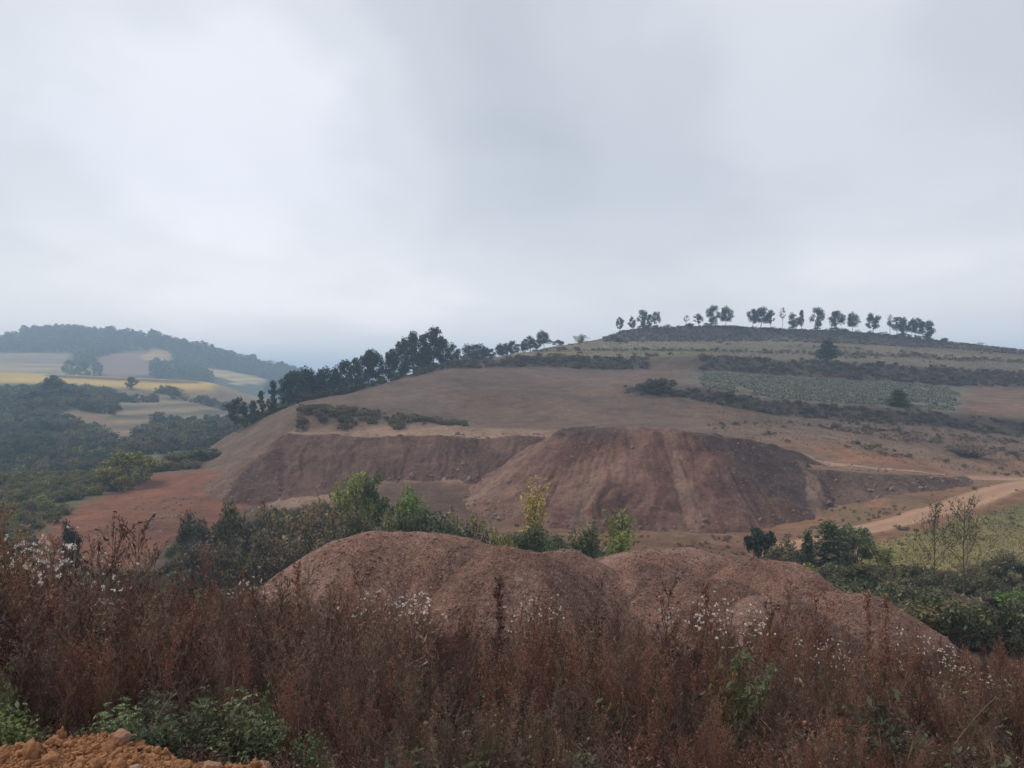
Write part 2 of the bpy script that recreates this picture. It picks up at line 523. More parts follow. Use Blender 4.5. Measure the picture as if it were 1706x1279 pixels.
def paint(mask, c, amt=1.0):
    if not isinstance(amt, float):
        amt = amt[mask][:, None]
    colA[mask] = colA[mask] * (1 - amt) + np.array(c) * amt


# valley floor: litter and dull grass
paint(Y < 92, (0.090, 0.066, 0.043))
paint((Y < 92) & (wx > 1030) & (wx < 1400) & (Y > 66), (0.19, 0.105, 0.060))
# flat orange ground before the dump
paint((Y >= 84) & (Y < 125) & (wx > 600) & (wx < 1640), (0.175, 0.090, 0.056))
paint((Y >= 80) & (Y < 116) & (wx > 1290) & (wx < 1760), (0.205, 0.104, 0.060))
paint((Y >= 92) & (Y < 125) & (wx > 600) & (wx < 830), (0.135, 0.074, 0.056))
paint((Y >= 60) & (Y < 108) & (wx > 600) & (wx < 1640) & (fbm(X / 5, Y / 5, 4, 35) > 0.12), (0.155, 0.105, 0.058), 0.8)
paint((Y >= 60) & (Y < 125) & (wx > 330) & (wx < 760), (0.112, 0.066, 0.048))
# yellow-green meadow
paint(inpoly(wx, wy, [(1425, 912), (1500, 892), (1706, 838), (3600, 820), (3600, 970), (1706, 962), (1420, 962)]) & (Y < 115), (0.185, 0.146, 0.056))
paint(inpoly(wx, wy, [(1640, 855), (1706, 840), (1900, 835), (1900, 900), (1640, 880)]) & (Y < 115), (0.105, 0.105, 0.05), 0.6)
# red field
paint(inpoly(wx, wy, [(60, 900), (95, 872), (140, 838), (205, 808), (255, 788), (345, 780), (470, 800), (400, 850), (300, 900), (200, 960)]) & (Y > 60) & (Y < 150), (0.180, 0.072, 0.042))
paint((Y > 88) & (Y < 150) & (wx < 150) & ~inpoly(wx, wy, [(60, 900), (95, 872), (140, 838), (205, 808), (255, 788), (345, 780), (400, 850), (300, 900), (200, 960)]), (0.095, 0.088, 0.045))
# hill bands
g = (wt >= 6) & (wt < 7) & (wx > 450)
paint(g, (0.185, 0.115, 0.078))
paint(g & (wx < 930), (0.245, 0.155, 0.105))
g = (wt >= 7) & (wt < 8) & (wx > 250)
paint(g, (0.150, 0.097, 0.067))
paint(g & (wx > 1290), (0.170, 0.105, 0.072))
paint((wt >= 6) & (wt < 7.35) & (wx > 1300) & (wx < 1760) & (fbm(X / 7, Y / 7, 3, 31) > -0.05), (0.220, 0.106, 0.060))
g = (wt >= 8) & (wt < 9) & (wx > 380)
paint(g, (0.140, 0.093, 0.070))
paint(g & (wx > 1150) & (fbm(X / 10, Y / 6, 3, 32) > 0.05), (0.120, 0.078, 0.056))
# smooth fallow field on the shoulder
paint((wt >= 7.6) & (wt < 11) & (wx > 380) & (wx < 1080 + 60 * (10 - wt)), (0.140, 0.092, 0.070))
paint((wt >= 7.4) & (wt < 9.6) & (wx > 860 - 60 * (wt - 7)) & (wx < 1250), (0.155, 0.094, 0.064), 0.8)
s = fbm(X / 26, Y / 5, 4, 33)
paint((wt >= 7.4) & (wt < 11) & (wx > 560) & (wx < 1150) & (s > 0.12), (0.112, 0.080, 0.064), 0.55)
paint((wt >= 9) & (wt < 10) & (wx > 1040), (0.072, 0.055, 0.048))
paint((wt >= 10) & (wt < 11) & (wx > 1150) & (wx <= 1600), (0.150, 0.130, 0.105))
paint((wt >= 10) & (wt < 11) & (wx > 1600), (0.165, 0.102, 0.075))
paint((wt >= 10.0) & (wt < 11) & (wx > 1060) & (wx <= 1150), (0.150, 0.095, 0.072))
paint((wt >= 11) & (wt < 12) & (wx > 690), (0.075, 0.058, 0.052))
paint((wt >= 11.1) & (wt < 11.8) & (wx > 1085) & (wx < 1170), (0.150, 0.098, 0.070), 0.7)
paint((wt >= 12) & (wt < 13) & (wx > 690), (0.150, 0.122, 0.088))
paint((wt >= 12) & (wt < 12.75) & (wx > 870) & (wx < 1180), (0.185, 0.165, 0.085))
paint((wt >= 12.75) & (wt < 13.08) & (wx > 870), (0.105, 0.080, 0.068))
paint((wt >= 13.08) & (wt < 14), (0.180, 0.152, 0.098))
paint((wt >= 13.08) & (wt < 14) & (wx > 1230) & (s > 0.05), (0.190, 0.125, 0.080), 0.7)
paint((wt >= 13.5) & (wt < 14) & (wx > 1500), (0.150, 0.110, 0.078))
paint((wt >= 14) & (wx > 1012), (0.070, 0.056, 0.058))
paint((wt >= 14) & (wx > 1565), (0.100, 0.078, 0.070))
paint((wt >= 11.5) & (wx < 690), (0.07, 0.07, 0.045))
for kk, lo in ((12.0, 690), (13.0, 860), (10.0, 1060), (9.0, 1060)):
    paint((np.abs(wt - kk) < 0.045) & (wx > lo), (0.080, 0.060, 0.048), 0.75)
fr = np.sin((X * 0.35 + Y) * 2 * math.pi / 2.6 + 2.0 * fbm(X / 9, Y / 9, 3, 36))
paint((wt >= 7.5) & (wt < 11) & (wx > 480) & (wx < 1150) & (fr > 0.35), (0.110, 0.074, 0.058), 0.35)
paint((wt >= 12.1) & (wt < 14) & (wx > 870) & (fr > 0.45), (0.130, 0.098, 0.066), 0.4)
# ploughed patch with furrows at the track junction
fur = inpoly(wx, wy, [(1635, 772), (1706, 764), (1950, 760), (1950, 800), (1630, 800)]) & (Y > 112)
paint(fur, (0.225, 0.125, 0.078))
A.Z += np.where(fur, 0.10 * np.sin(X * 2 * math.pi / 0.95), 0)
# grass at the foot of fields, mottled everywhere
colA = feather(colA, 2.2)
mot = fbm(X / 3.2, Y / 3.2, 4, 41) + 0.5 * fbm(X / 14, Y / 5, 3, 42)
colA *= 0.96 * (1 + 0.26 * mot)[..., None]
PYA = CY - A.Z / Y * FPX
hill = A.build('hillside', M_hill, np.clip(colA, 0.01, 1))

# opposite slope across the valley
B_CURVES = [
    flat(165, (-2000, -27), (900, -27)),
    cv((-2000, 185, 800), (0, 185, 792), (150, 185, 786), (300, 185, 770), (420, 185, 765), (900, 185, 780)),
    cv((-2000, 240, 740), (0, 240, 735), (150, 240, 742), (300, 240, 730), (420, 240, 722), (900, 240, 740)),
    cv((-2000, 300, 690), (0, 300, 690), (110, 300, 676), (200, 300, 690), (300, 300, 702), (450, 300, 705), (900, 300, 720)),
    cv((-2000, 360, 655), (0, 360, 660), (100, 360, 652), (200, 360, 668), (300, 360, 676), (430, 360, 690), (900, 360, 710)),
    cv((-2000, 398, 645), (0, 398, 643), (100, 398, 643), (200, 398, 650), (300, 398, 656), (350, 398, 660), (430, 398, 682), (900, 398, 700)),
    cv((-2000, 412, 632), (0, 412, 634), (100, 412, 636), (200, 412, 642), (300, 412, 647), (350, 412, 642), (380, 412, 650), (430, 412, 672), (900, 412, 690)),
    cv((-2000, 470, 612), (0, 470, 620), (150, 470, 626), (300, 470, 633), (355, 470, 636), (380, 470, 644), (430, 470, 664), (900, 470, 680)),
    cv((-2000, 520, None, 8), (0, 520, None, 7), (300, 520, None, 1), (420, 520, None, -14), (900, 520, None, -25)),
    flat(640, (-2000, 0), (300, -10), (900, -35)),
]
B = Land(B_CURVES, np.concatenate([np.linspace(-2000, -60, 40), np.arange(-40, 520, 2.8), np.linspace(530, 900, 20)]),
         np.concatenate([np.linspace(165, 180, 4), np.exp(np.arange(math.log(182), math.log(480), 0.0055)), np.linspace(485, 640, 12)]))
X, Y, T = B.X, B.Y, B.T
step = np.where((T < 5), 1.1 * (np.abs(((B.Z + 0.6 * fbm(X / 30, Y / 30, 3, 51)) / 3.2) % 1 - 0.5) - 0.25), 0)     # old terrace steps
B.Z += 0.8 * fbm(X / 22, Y / 22, 4, 52) * np.clip((6 - T), 0.1, 1) + step
wx = X / Y * FPX + CX + 14 * fbm(X / 14, Y / 14, 3, 53); wt = T + 0.25 * fbm(X / 16, Y / 9, 3, 54)
wy = CY - B.Z / Y * FPX + 4 * fbm(X / 12, Y / 12, 3, 55)
colA = np.empty(X.shape + (3,)); colA[:] = (0.085, 0.085, 0.050)
nz = fbm(X / 20, Y / 12, 4, 56)
paint(nz > 0.15, (0.13, 0.105, 0.070))
paint((nz < -0.2), (0.055, 0.070, 0.040))
paint((wx > 190) & (wt > 1.6) & (fbm(X / 40, Y / 7, 3, 57) > -0.15), (0.165, 0.120, 0.098))
paint((wx > 250) & (wt > 2.4) & (wt < 4) & (fbm(X / 40, Y / 8, 3, 58) > 0.2), (0.10, 0.13, 0.06))
paint(inpoly(wx, wy, [(90, 690), (120, 680), (170, 690), (215, 705), (225, 720), (190, 735), (140, 715)]), (0.20, 0.13, 0.085))
paint(inpoly(wx, wy, [(0, 655), (30, 660), (60, 668), (40, 672), (0, 664)]), (0.26, 0.19, 0.13))
paint(T >= 5.5, (0.46, 0.320, 0.115))
paint((T > 6.35) & (T < 6.8) & (wx > 80) & (wx < 330), (0.12, 0.085, 0.060))
paint((wx > 358), (0.17, 0.14, 0.115), 0.8)
ter = np.sin((B.Z + 0.8 * fbm(X / 30, Y / 30, 3, 59)) * 2 * math.pi / 2.4)
paint((wx > 170) & (wt > 2.0) & (wt < 5.2) & (ter > 0.35), (0.27, 0.195, 0.120), 0.8)
paint((wx > 170) & (wt > 2.0) & (wt < 5.2) & (ter < -0.55), (0.075, 0.075, 0.050), 0.8)
colA = feather(colA, 1.6)
B.build('far_hillside', M_far, np.clip(colA, 0.01, 1))

# wooded ridge on the skyline
C_CURVES = [
    flat(560, (-3000, -10), (0, -5), (400, -30), (1100, -45)),
    cv((-3000, 700, 600), (0, 700, 612), (150, 700, 620), (300, 700, 634), (400, 700, 650), (480, 700, 662), (700, 700, 690), (1100, 700, 720)),
    cv((-3000, 800, 575), (0, 800, 596), (150, 800, 600), (220, 800, 604), (300, 800, 618), (400, 800, 636), (480, 800, 650), (700, 800, 680), (1100, 800, 710)),
    cv((-3000, 900, 560), (0, 900, 580), (100, 900, 574), (200, 900, 578), (300, 900, 592), (400, 900, 615), (480, 900, 634), (700, 900, 665), (1100, 900, 700)),
    cv((-3000, 985, 545), (-300, 985, 560), (-40, 985, 578), (0, 985, 572), (30, 985, 562), (70, 985, 553), (120, 985, 551), (150, 985, 557), (200, 985, 562), (250, 985, 566), (300, 985, 576), (350, 985, 587),
       (400, 985, 600), (450, 985, 614), (490, 985, 624), (560, 985, 642), (700, 985, 662), (1100, 985, 690)),
    flat(1080, (-3000, 60), (0, 45), (300, 35), (500, 0), (1100, -40)),
    flat(1300, (-3000, 20), (0, 0), (500, -30), (1100, -45)),
]
Cc = Land(C_CURVES, np.concatenate([np.linspace(-3000, -60, 40), np.arange(-40, 560, 3.5), np.linspace(570, 1100, 20)]),
          np.concatenate([np.linspace(560, 690, 6), np.arange(695, 1000, 3.0), np.linspace(1005, 1300, 12)]))
X, Y, T = Cc.X, Cc.Y, Cc.T
Cc.Z += 2.0 * fbm(X / 60, Y / 60, 3, 61)
wx = X / Y * FPX + CX + 12 * fbm(X / 40, Y / 40, 3, 62); wy = CY - Cc.Z / Y * FPX + 4 * fbm(X / 40, Y / 40, 3, 63)
colA = np.empty(X.shape + (3,)); colA[:] = (0.055, 0.062, 0.040)
RIDGE_OPEN = [
    ([(-400, 585), (115, 587), (112, 606), (0, 618), (-400, 620)], (0.28, 0.19, 0.14)),
    ([(-400, 606), (120, 606), (160, 620), (100, 628), (-400, 628)], (0.36, 0.26, 0.14)),
    ([(160, 598), (190, 588), (235, 580), (250, 600), (255, 625), (180, 628), (160, 618)], (0.24, 0.135, 0.110)),
    ([(238, 592), (250, 580), (270, 580), (288, 592), (285, 600), (245, 600)], (0.44, 0.27, 0.11)),
    ([(335, 612), (380, 616), (400, 622), (430, 628), (455, 636), (430, 640), (400, 640), (340, 622)], (0.46, 0.33, 0.14)),
]
for poly, c in RIDGE_OPEN:
    paint(inpoly(wx, wy, poly), c)
st = fbm(X / 90, Y / 9, 3, 64)
paint((wx < 120) & (wy > 588) & (st > 0.1), (0.12, 0.10, 0.085), 0.7)
ter = np.sin((Cc.Z + 2.0 * fbm(X / 50, Y / 50, 3, 65)) * 2 * math.pi / 4.5)
paint((ter < -0.3) & (colA[..., 0] > 0.15), (0.14, 0.11, 0.085), 0.6)
colA = feather(colA, 1.0)
Cc.build('wooded_ridge', M_ridge, np.clip(colA, 0.01, 1))

# the plain everything stands on, out to the horizon
th = np.linspace(0, 2 * math.pi, 97)[:-1]
rr = np.array([5, 400, 1200, 2200, 3300.0])
V = np.array([(r * math.cos(t), r * math.sin(t) + 400, -49.0) for r in rr for t in th])
Fq = [[k * 96 + i, k * 96 + (i + 1) % 96, (k + 1) * 96 + (i + 1) % 96, (k + 1) * 96 + i] for k in range(4) for i in range(96)]
obj('ground', mesh('ground', V, np.array(Fq), M_far, True, np.tile(np.array([[0.10, 0.09, 0.06]]), (len(V), 1))), kind='structure')

# near bank the photographer stands on
def bank_edge(x):
    return 3.68 - 0.12 * sstep(-2.0, -1.4, x) - 0.24 * sstep(-1.25, -0.7, x) - 0.22 * sstep(0, 1.6, x) + 0.10 * np.sin(x * 2.1) + 0.05 * np.sin(x * 5.3)


def bankz(x, y):
    x = np.asarray(x, float); y = np.asarray(y, float)
    d = y - bank_edge(x)
    z = -1.80 - 0.36 * np.maximum(d, 0) - 0.10 * sstep(0, 0.5, d) - 0.50 * np.maximum(y - 12.5, 0)
    z = z + 0.06 * fbm(x / 0.8, y / 0.8, 3, 71) + 0.25 * sstep(1, 4, d) * fbm(x / 2.5, y / 2.5, 3, 72) + 0.04 * sstep(-0.9, -0.1, d) * (1 - sstep(-0.1, 0.3, d)) * (x < -0.6)
    return z


gx = np.concatenate([np.linspace(-32, -7, 30), np.arange(-6.9, 7, 0.07), np.linspace(7.1, 32, 30)])
gy = np.concatenate([np.linspace(-14, 2.4, 24), np.arange(2.45, 6, 0.06), np.linspace(6.1, 19, 60)])
GX, GY = np.meshgrid(gx, gy)
GZ = bankz(GX, GY)
d = GY - bank_edge(GX) + 0.15 * fbm(GX / 0.5, GY / 0.5, 3, 73)
cb = np.empty(GX.shape + (3,)); cb[:] = (0.34, 0.160, 0.075)
cb[d > 0.02] = (0.085, 0.055, 0.040)
bank_o = obj('soil_bank', mesh('soil_bank', np.stack([GX, GY, GZ], -1).reshape(-1, 3), grid_faces(len(gy), len(gx)), M_bank, True, cb.reshape(-1, 3)), kind='structure')


# ------------------------------------------------------------------ spoil dumps: tipped tables with slopes at the angle of repose
class Heap:
    def __init__(self, ring, slope, closed=True, rnd=0.0, gul=0.5, seed=0, res=0.3, ground=None, margin=30, gfreq=0.45, top_noise=0.25):
        """ring: list of (X, Y, Z) of the tipping edge (closed) or of a ridge line (open)"""
        self.ring = np.array(ring, float); self.slope = slope; self.closed = closed; self.rnd = rnd
        self.gul = gul; self.seed = seed; self.gfreq = gfreq; self.tn = top_noise
        mn = self.ring.min(0) - margin; mx = self.ring.max(0) + margin
        self.gx = np.arange(mn[0], mx[0], res); self.gy = np.arange(mn[1], mx[1], res)
        X, Y = np.meshgrid(self.gx, self.gy)
        self.X, self.Y = X, Y
        self.Z, self.D, self.S = self.eval(X, Y)
        self.G = ground(X, Y)

    def eval(self, X, Y):
        r = self.ring
        n = len(r)
        best = np.full(X.shape, 1e9); zb = np.zeros(X.shape); sb = np.zeros(X.shape)
        acc = 0.0
        wsum = np.zeros(X.shape); zsum = np.zeros(X.shape)
        for i in range(n if self.closed else n - 1):
            a = r[i]; b = r[(i + 1) % n]
            ab = b[:2] - a[:2]; l2 = (ab ** 2).sum()
            t = np.clip(((X - a[0]) * ab[0] + (Y - a[1]) * ab[1]) / l2, 0, 1)
            dd = np.hypot(X - a[0] - t * ab[0], Y - a[1] - t * ab[1])
            zz = a[2] + t * (b[2] - a[2]); ss = acc + t * math.sqrt(l2)
            w = 1 / (dd + 0.05) ** 2
            wsum += w; zsum += w * zz
            up = dd < best
            best = np.where(up, dd, best); zb = np.where(up, zz, zb); sb = np.where(up, ss, sb)
            acc += math.sqrt(l2)
        ang = np.arctan2(Y - r[:, 1].mean(), X - r[:, 0].mean())
        inside = inpoly(X, Y, [(p[0], p[1]) for p in r]) if self.closed else np.zeros(X.shape, bool)
        D = np.where(inside, -best, best)
        dp = np.maximum(D, 0)
        drop = self.slope * (np.sqrt(dp ** 2 + self.rnd ** 2) - self.rnd)
        z = zsum / wsum - drop
        gn = fbm((sb + 0.9 * fbm(X / 4, Y / 4, 3, self.seed + 3)) * self.gfreq + ang * 3, dp * 0.09, 5, self.seed, 0.62)
        z = z + self.gul * gn * sstep(0.3, 4, dp) - 0.9 * self.gul * np.abs(gn) * sstep(0, 2, dp) + 1.3 * self.tn * fbm(X / 6, Y / 6, 3, self.seed + 7) + self.tn * fbm(X / 2.2, Y / 2.2, 4, self.seed + 5) + 0.34 * self.tn * fbm(X / 0.7, Y / 0.7, 3, self.seed + 6)
        self.gn = gn
        return z, D, sb

    def build(self, name, mat, colfun, label, cat, group=None, sink=0.5):
        keep = self.Z > self.G - sink
        nr, nc = self.X.shape
        F = grid_faces(nr, nc)
        k = keep.ravel()
        F = F[k[F].any(1)]
        used = np.unique(F); mp = -np.ones(nr * nc, int); mp[used] = np.arange(len(used))
        V = np.stack([self.X, self.Y, self.Z], -1).reshape(-1, 3)[used]
        c = colfun(self).reshape(-1, 3)[used]
        return obj(name, mesh(name, V, mp[F], mat, True, np.clip(c, 0.01, 1)), label=label, cat=cat, group=group)

    def zf(self, x, y):
        c = np.clip((np.asarray(x) - self.gx[0]) / (self.gx[1] - self.gx[0]), 0, len(self.gx) - 1.001)
        r = np.clip((np.asarray(y) - self.gy[0]) / (self.gy[1] - self.gy[0]), 0, len(self.gy) - 1.001)
        ci = c.astype(int); ri = r.astype(int); fc = c - ci; fr = r - ri; Z = self.Z
        return (Z[ri, ci] * (1 - fc) + Z[ri, ci + 1] * fc) * (1 - fr) + (Z[ri + 1, ci] * (1 - fc) + Z[ri + 1, ci + 1] * fc) * fr


def mixcol(c, m, v, a=1.0):
    m = np.clip(m, 0, 1)[..., None] * a
    return c * (1 - m) + np.array(v) * m


def streaks(h, sd, dark, base, light):
    wv = 1.6 * fbm(h.X / 6, h.Y / 6, 3, sd) 
    c = np.empty(h.X.shape + (3,)); c[:] = base
    pt = fbm(h.X / 7, h.Y / 7 + h.Z / 5, 4, sd + 1)
    s1 = fbm((h.S + wv) * 0.55, h.D * 0.10, 4, sd + 2); s2 = fbm((h.S + wv) * 2.2, h.D * 0.16, 3, sd + 3)
    m = 0.55 * s1 + 0.42 * s2 + 0.55 * pt
    c = mixcol(c, sstep(0.02, 0.40, m), light, 0.9)
    c = mixcol(c, sstep(0.02, 0.40, -m), dark, 0.9)
    return c * 0.98


def col_main(h):
    px = h.X / h.Y * FPX + CX
    c = streaks(h, 81, (0.098, 0.046, 0.034), (0.155, 0.078, 0.056), (0.210, 0.116, 0.084))
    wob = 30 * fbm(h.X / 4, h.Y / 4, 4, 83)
    c = mixcol(c, sstep(1120, 1230, px + 1.6 * wob + 9 * (h.Z + 8)) * sstep(-18.5, -13.5, h.Z + 0.05 * wob), (0.064, 0.040, 0.037), 0.92)  # right-hand facets painted darker: their shade is put into the colour
    c = mixcol(c, sstep(1270, 1340, px + wob), (0.080, 0.050, 0.044), 0.8)  # same painted shade carried on over the right end
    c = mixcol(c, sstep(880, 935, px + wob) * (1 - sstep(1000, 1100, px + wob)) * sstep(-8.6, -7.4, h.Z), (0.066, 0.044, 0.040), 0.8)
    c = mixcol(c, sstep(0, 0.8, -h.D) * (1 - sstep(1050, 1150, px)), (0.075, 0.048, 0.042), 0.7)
    # pale material spilt down two flanks
    for (pa, ya, pb, yb, wd, am) in ((912, 119, 772, 108, 1.3, 0.85), (985, 106, 955, 94, 1.5, 0.6), (1120, 112, 1140, 100, 1.0, 0.55), (1335, 116, 1375, 100, 1.1, 0.7)):
        a = np.array([(pa - CX) / FPX * ya, ya]); b = np.array([(pb - CX) / FPX * yb, yb]); ab = b - a
        t = np.clip(((h.X - a[0]) * ab[0] + (h.Y - a[1]) * ab[1]) / (ab @ ab), 0, 1)
        dd = np.hypot(h.X - a[0] - t * ab[0], h.Y - a[1] - t * ab[1]) + 0.9 * fbm(h.X / 2, h.Y / 2, 3, 85)
        c = mixcol(c, 1 - sstep(wd * (0.2 + 0.5 * t), wd * (0.7 + 0.8 * t), dd), (0.225, 0.142, 0.098), am)
    return c


def col_bench(h):
    c = streaks(h, 91, (0.078, 0.041, 0.033), (0.116, 0.063, 0.049), (0.158, 0.090, 0.068))
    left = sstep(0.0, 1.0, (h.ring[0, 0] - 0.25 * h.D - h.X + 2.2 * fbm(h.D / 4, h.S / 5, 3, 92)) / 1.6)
    c = mixcol(c, left, (0.160, 0.098, 0.068))  # left-facing flank painted lighter: its lit side is put into the colour
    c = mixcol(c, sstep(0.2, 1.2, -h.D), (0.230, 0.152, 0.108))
    return c


def col_wing(h):
    c = streaks(h, 101, (0.095, 0.056, 0.044), (0.130, 0.080, 0.062), (0.165, 0.104, 0.080))
    c = mixcol(c, sstep(0.2, 1.0, -h.D), (0.205, 0.120, 0.078))
    return c


def ring(*p):
    return [(P(px, 0, Y)[0], Y, z) for px, Y, z in p]


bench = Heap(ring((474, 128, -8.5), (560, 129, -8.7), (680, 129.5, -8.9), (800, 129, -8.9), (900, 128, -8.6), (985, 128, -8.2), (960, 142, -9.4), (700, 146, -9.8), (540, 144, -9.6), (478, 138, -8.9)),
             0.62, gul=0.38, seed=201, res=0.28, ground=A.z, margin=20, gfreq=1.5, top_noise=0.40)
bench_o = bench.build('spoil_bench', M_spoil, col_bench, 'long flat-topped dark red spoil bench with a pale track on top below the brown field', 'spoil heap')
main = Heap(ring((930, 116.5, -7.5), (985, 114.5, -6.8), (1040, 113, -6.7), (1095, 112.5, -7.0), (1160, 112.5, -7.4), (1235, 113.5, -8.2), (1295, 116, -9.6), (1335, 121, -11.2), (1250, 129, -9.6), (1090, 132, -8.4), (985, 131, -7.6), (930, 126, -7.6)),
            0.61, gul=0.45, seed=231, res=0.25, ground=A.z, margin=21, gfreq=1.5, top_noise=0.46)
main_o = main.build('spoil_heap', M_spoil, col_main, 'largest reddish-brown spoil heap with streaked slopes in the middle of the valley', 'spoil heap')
wing = Heap(ring((1310, 112.5, -12.0), (1400, 112, -12.8), (1500, 113, -13.4), (1585, 114, -14.0), (1610, 118, -14.2), (1500, 122, -13.6), (1400, 121, -12.8), (1310, 119, -11.8)),
            0.55, gul=0.35, seed=261, res=0.28, ground=A.z, margin=12, gfreq=0.5, top_noise=0.2)
wing_o = wing.build('spoil_bench', M_spoil, col_wing, 'low grey-brown spoil bench trailing from the largest heap towards the track', 'spoil heap')

# tipped loads just beyond the weeds
def col_near(h):
    c = np.empty(h.X.shape + (3,)); c[:] = (0.170, 0.090, 0.066)
    st = fbm(h.X / 1.7, h.Y / 1.7, 4, h.seed + 9)
    c = mixcol(c, sstep(0.0, 0.45, st), (0.190, 0.112, 0.086))
    c = mixcol(c, sstep(0.0, 0.5, -st), (0.118, 0.066, 0.051))
    return c * (1.18, 0.98, 1.10, 1.22, 0.95, 1.20, 1.02, 1.12)[(h.seed - 300) // 13]


near_specs = [
    (((592, 26.0, 892), (625, 26.2, 887), (680, 26.6, 886), (735, 26.4, 893), (800, 26.0, 910)), 'broad double-humped heap of reddish gravelly spoil beyond the dry weeds'),
    (((838, 24.2, 920), (900, 23.8, 934)), 'low rounded heap of reddish gravel leaning on the double-humped heap'),
    (((915, 27.4, 914), (955, 27.4, 913)), 'small peaked reddish gravel heap before the dark green bushes'),
    (((1060, 28.6, 919), (1130, 29.0, 917), (1205, 29.0, 926)), 'wide low reddish gravel heap before the bare orange ground'),
    (((1160, 25.5, 962), (1215, 25.5, 962)), 'reddish gravel heap in front of the wide low heap'),
    (((1255, 27.2, 934), (1315, 26.8, 940)), 'pale-flanked reddish gravel heap beside the bright yellow-green bush'),
    (((1265, 22.6, 996), (1325, 22.6, 1000)), 'small front gravel heap half hidden by tall dead stalks'),
    (((1398, 24.6, 986), (1440, 24.6, 992)), 'smooth reddish heap falling away towards the bare twin trees'),
]
near = []
for i, (sp, lb) in enumerate(near_specs):
    h = Heap([P(px, py, Y) for px, Y, py in sp], 0.74 if i != 3 else 0.58, closed=False, rnd=0.5 if i not in (0, 3) else 1.0, gul=0.20, seed=300 + 13 * i, res=0.085, ground=A.z, margin=6.5, gfreq=2.0, top_noise=0.20)
    near.append((h, h.build('gravel_heap', M_heap, col_near, lb, 'gravel heap', 'tipped gravel heaps')))


def top_z(x, y):
    """height of whatever ground or heap lies at (x, y)"""
    z = A.z(x, y)
    for h in (bench, main, wing):
        ins = (x > h.gx[0]) & (x < h.gx[-1]) & (y > h.gy[0]) & (y < h.gy[-1])
        z = np.where(ins, np.maximum(z, h.zf(x, y)), z)
    return z


# dirt tracks
def track(name, pts, width, c, label_kind='structure'):
    pts = np.array(pts, float)
    seg = np.r_[0, np.cumsum(np.hypot(*np.diff(pts, axis=0).T))]
    s = np.arange(0, seg[-1], 0.5)
    cx_ = gsmooth(np.interp(s, seg, pts[:, 0]), 6); cy_ = gsmooth(np.interp(s, seg, pts[:, 1]), 6)
    dx = np.gradient(cx_); dy = np.gradient(cy_); ln = np.hypot(dx, dy)
    nx, ny = -dy / ln, dx / ln
    w = np.linspace(-0.5, 0.5, 15)
    wv = width * (1 + 0.16 * fbm(s / 5, s * 0, 3, 7))
    X = cx_[:, None] + nx[:, None] * w[None] * wv[:, None]; Y = cy_[:, None] + ny[:, None] * w[None] * wv[:, None]
    rut = -0.05 * np.exp(-((np.abs(w) - 0.24) / 0.07) ** 2)[None]
    Z = top_z(X, Y) + 0.10 + rut - 0.14 * (np.abs(w) > 0.46)[None]
    cc = np.empty(X.shape + (3,)); cc[:] = c
    cc = mixcol(cc, np.exp(-((np.abs(w) - 0.24) / 0.09) ** 2)[None] * (0.7 + 0.3 * fbm(s / 2, s * 0, 2, 9)[:, None]), (0.40, 0.26, 0.185), 0.8)
    cc = mixcol(cc, (np.abs(w)[None] > 0.42) * 1.0 + 0 * X, (0.22, 0.122, 0.075), 0.9)
    return obj(name, mesh(name, np.stack([X, Y, Z], -1).reshape(-1, 3), grid_faces(len(s), len(w)), M_track, True, cc.reshape(-1, 3)), kind='structure')


def onland(pairs):
    """points given by view direction and depth, in plan"""
    return [((px - CX) / FPX * Y, Y) for px, Y in pairs]


track('dirt_track', onland([(1250, 84), (1330, 84), (1400, 85.5), (1480, 90), (1560, 97), (1640, 106), (1706, 114), (1800, 121), (2100, 126), (2600, 128)]), 5.8, (0.34, 0.190, 0.115))
track('dirt_track', onland([(1322, 122.5), (1380, 120), (1450, 119), (1540, 119), (1620, 119.5), (1706, 119), (1800, 121)]), 3.2, (0.30, 0.18, 0.125))


# ------------------------------------------------------------------ plant building blocks
def leaf_quads(rng, pts, size, aspect=0.55, up=0.0, var=0.35, dirs=None):
    """one diamond-shaped leaf (or leaf spray) per point; returns V, F, per-vertex random colour"""
    n = len(pts)
    nrm = rng.normal(size=(n, 3)); nrm[:, 2] += up
    nrm /= np.linalg.norm(nrm, axis=1)[:, None]
    a = rng.normal(size=(n, 3)) if dirs is None else dirs + 0.35 * rng.normal(size=(n, 3))
    a -= (a * nrm).sum(1)[:, None] * nrm
    a /= np.linalg.norm(a, axis=1)[:, None] + 1e-9
    b = np.cross(nrm, a)
    s = size * (1 + var * rng.normal(size=(n, 1))).clip(0.35, 2.0)
    V = np.stack([pts - a * s, pts - b * s * aspect + nrm * s * 0.15, pts + a * s, pts + b * s * aspect + nrm * s * 0.15], 1).reshape(-1, 3)
    F = np.arange(4 * n).reshape(n, 4)
    c = np.repeat(rng.random((n, 3)), 4, 0)
    return V, F, c


def ribbons(segs, rng, cross=True):
    """thin stems: each seg = (p0, p1, w0, w1) -> two crossed strips"""
    segs = list(segs)
    p0 = np.array([s[0] for s in segs]); p1 = np.array([s[1] for s in segs])
    w0 = np.array([s[2] for s in segs])[:, None]; w1 = np.array([s[3] for s in segs])[:, None]
    d = p1 - p0; d /= np.linalg.norm(d, axis=1)[:, None] + 1e-9
    r = rng.normal(size=d.shape); a = np.cross(d, r); a /= np.linalg.norm(a, axis=1)[:, None] + 1e-9
    b = np.cross(d, a)
    Vs = [np.stack([p0 - a * w0, p0 + a * w0, p1 + a * w1, p1 - a * w1], 1)]
    if cross:
        Vs.append(np.stack([p0 - b * w0, p0 + b * w0, p1 + b * w1, p1 - b * w1], 1))
    V = np.concatenate(Vs).reshape(-1, 3)
    return V, np.arange(len(V)).reshape(-1, 4)


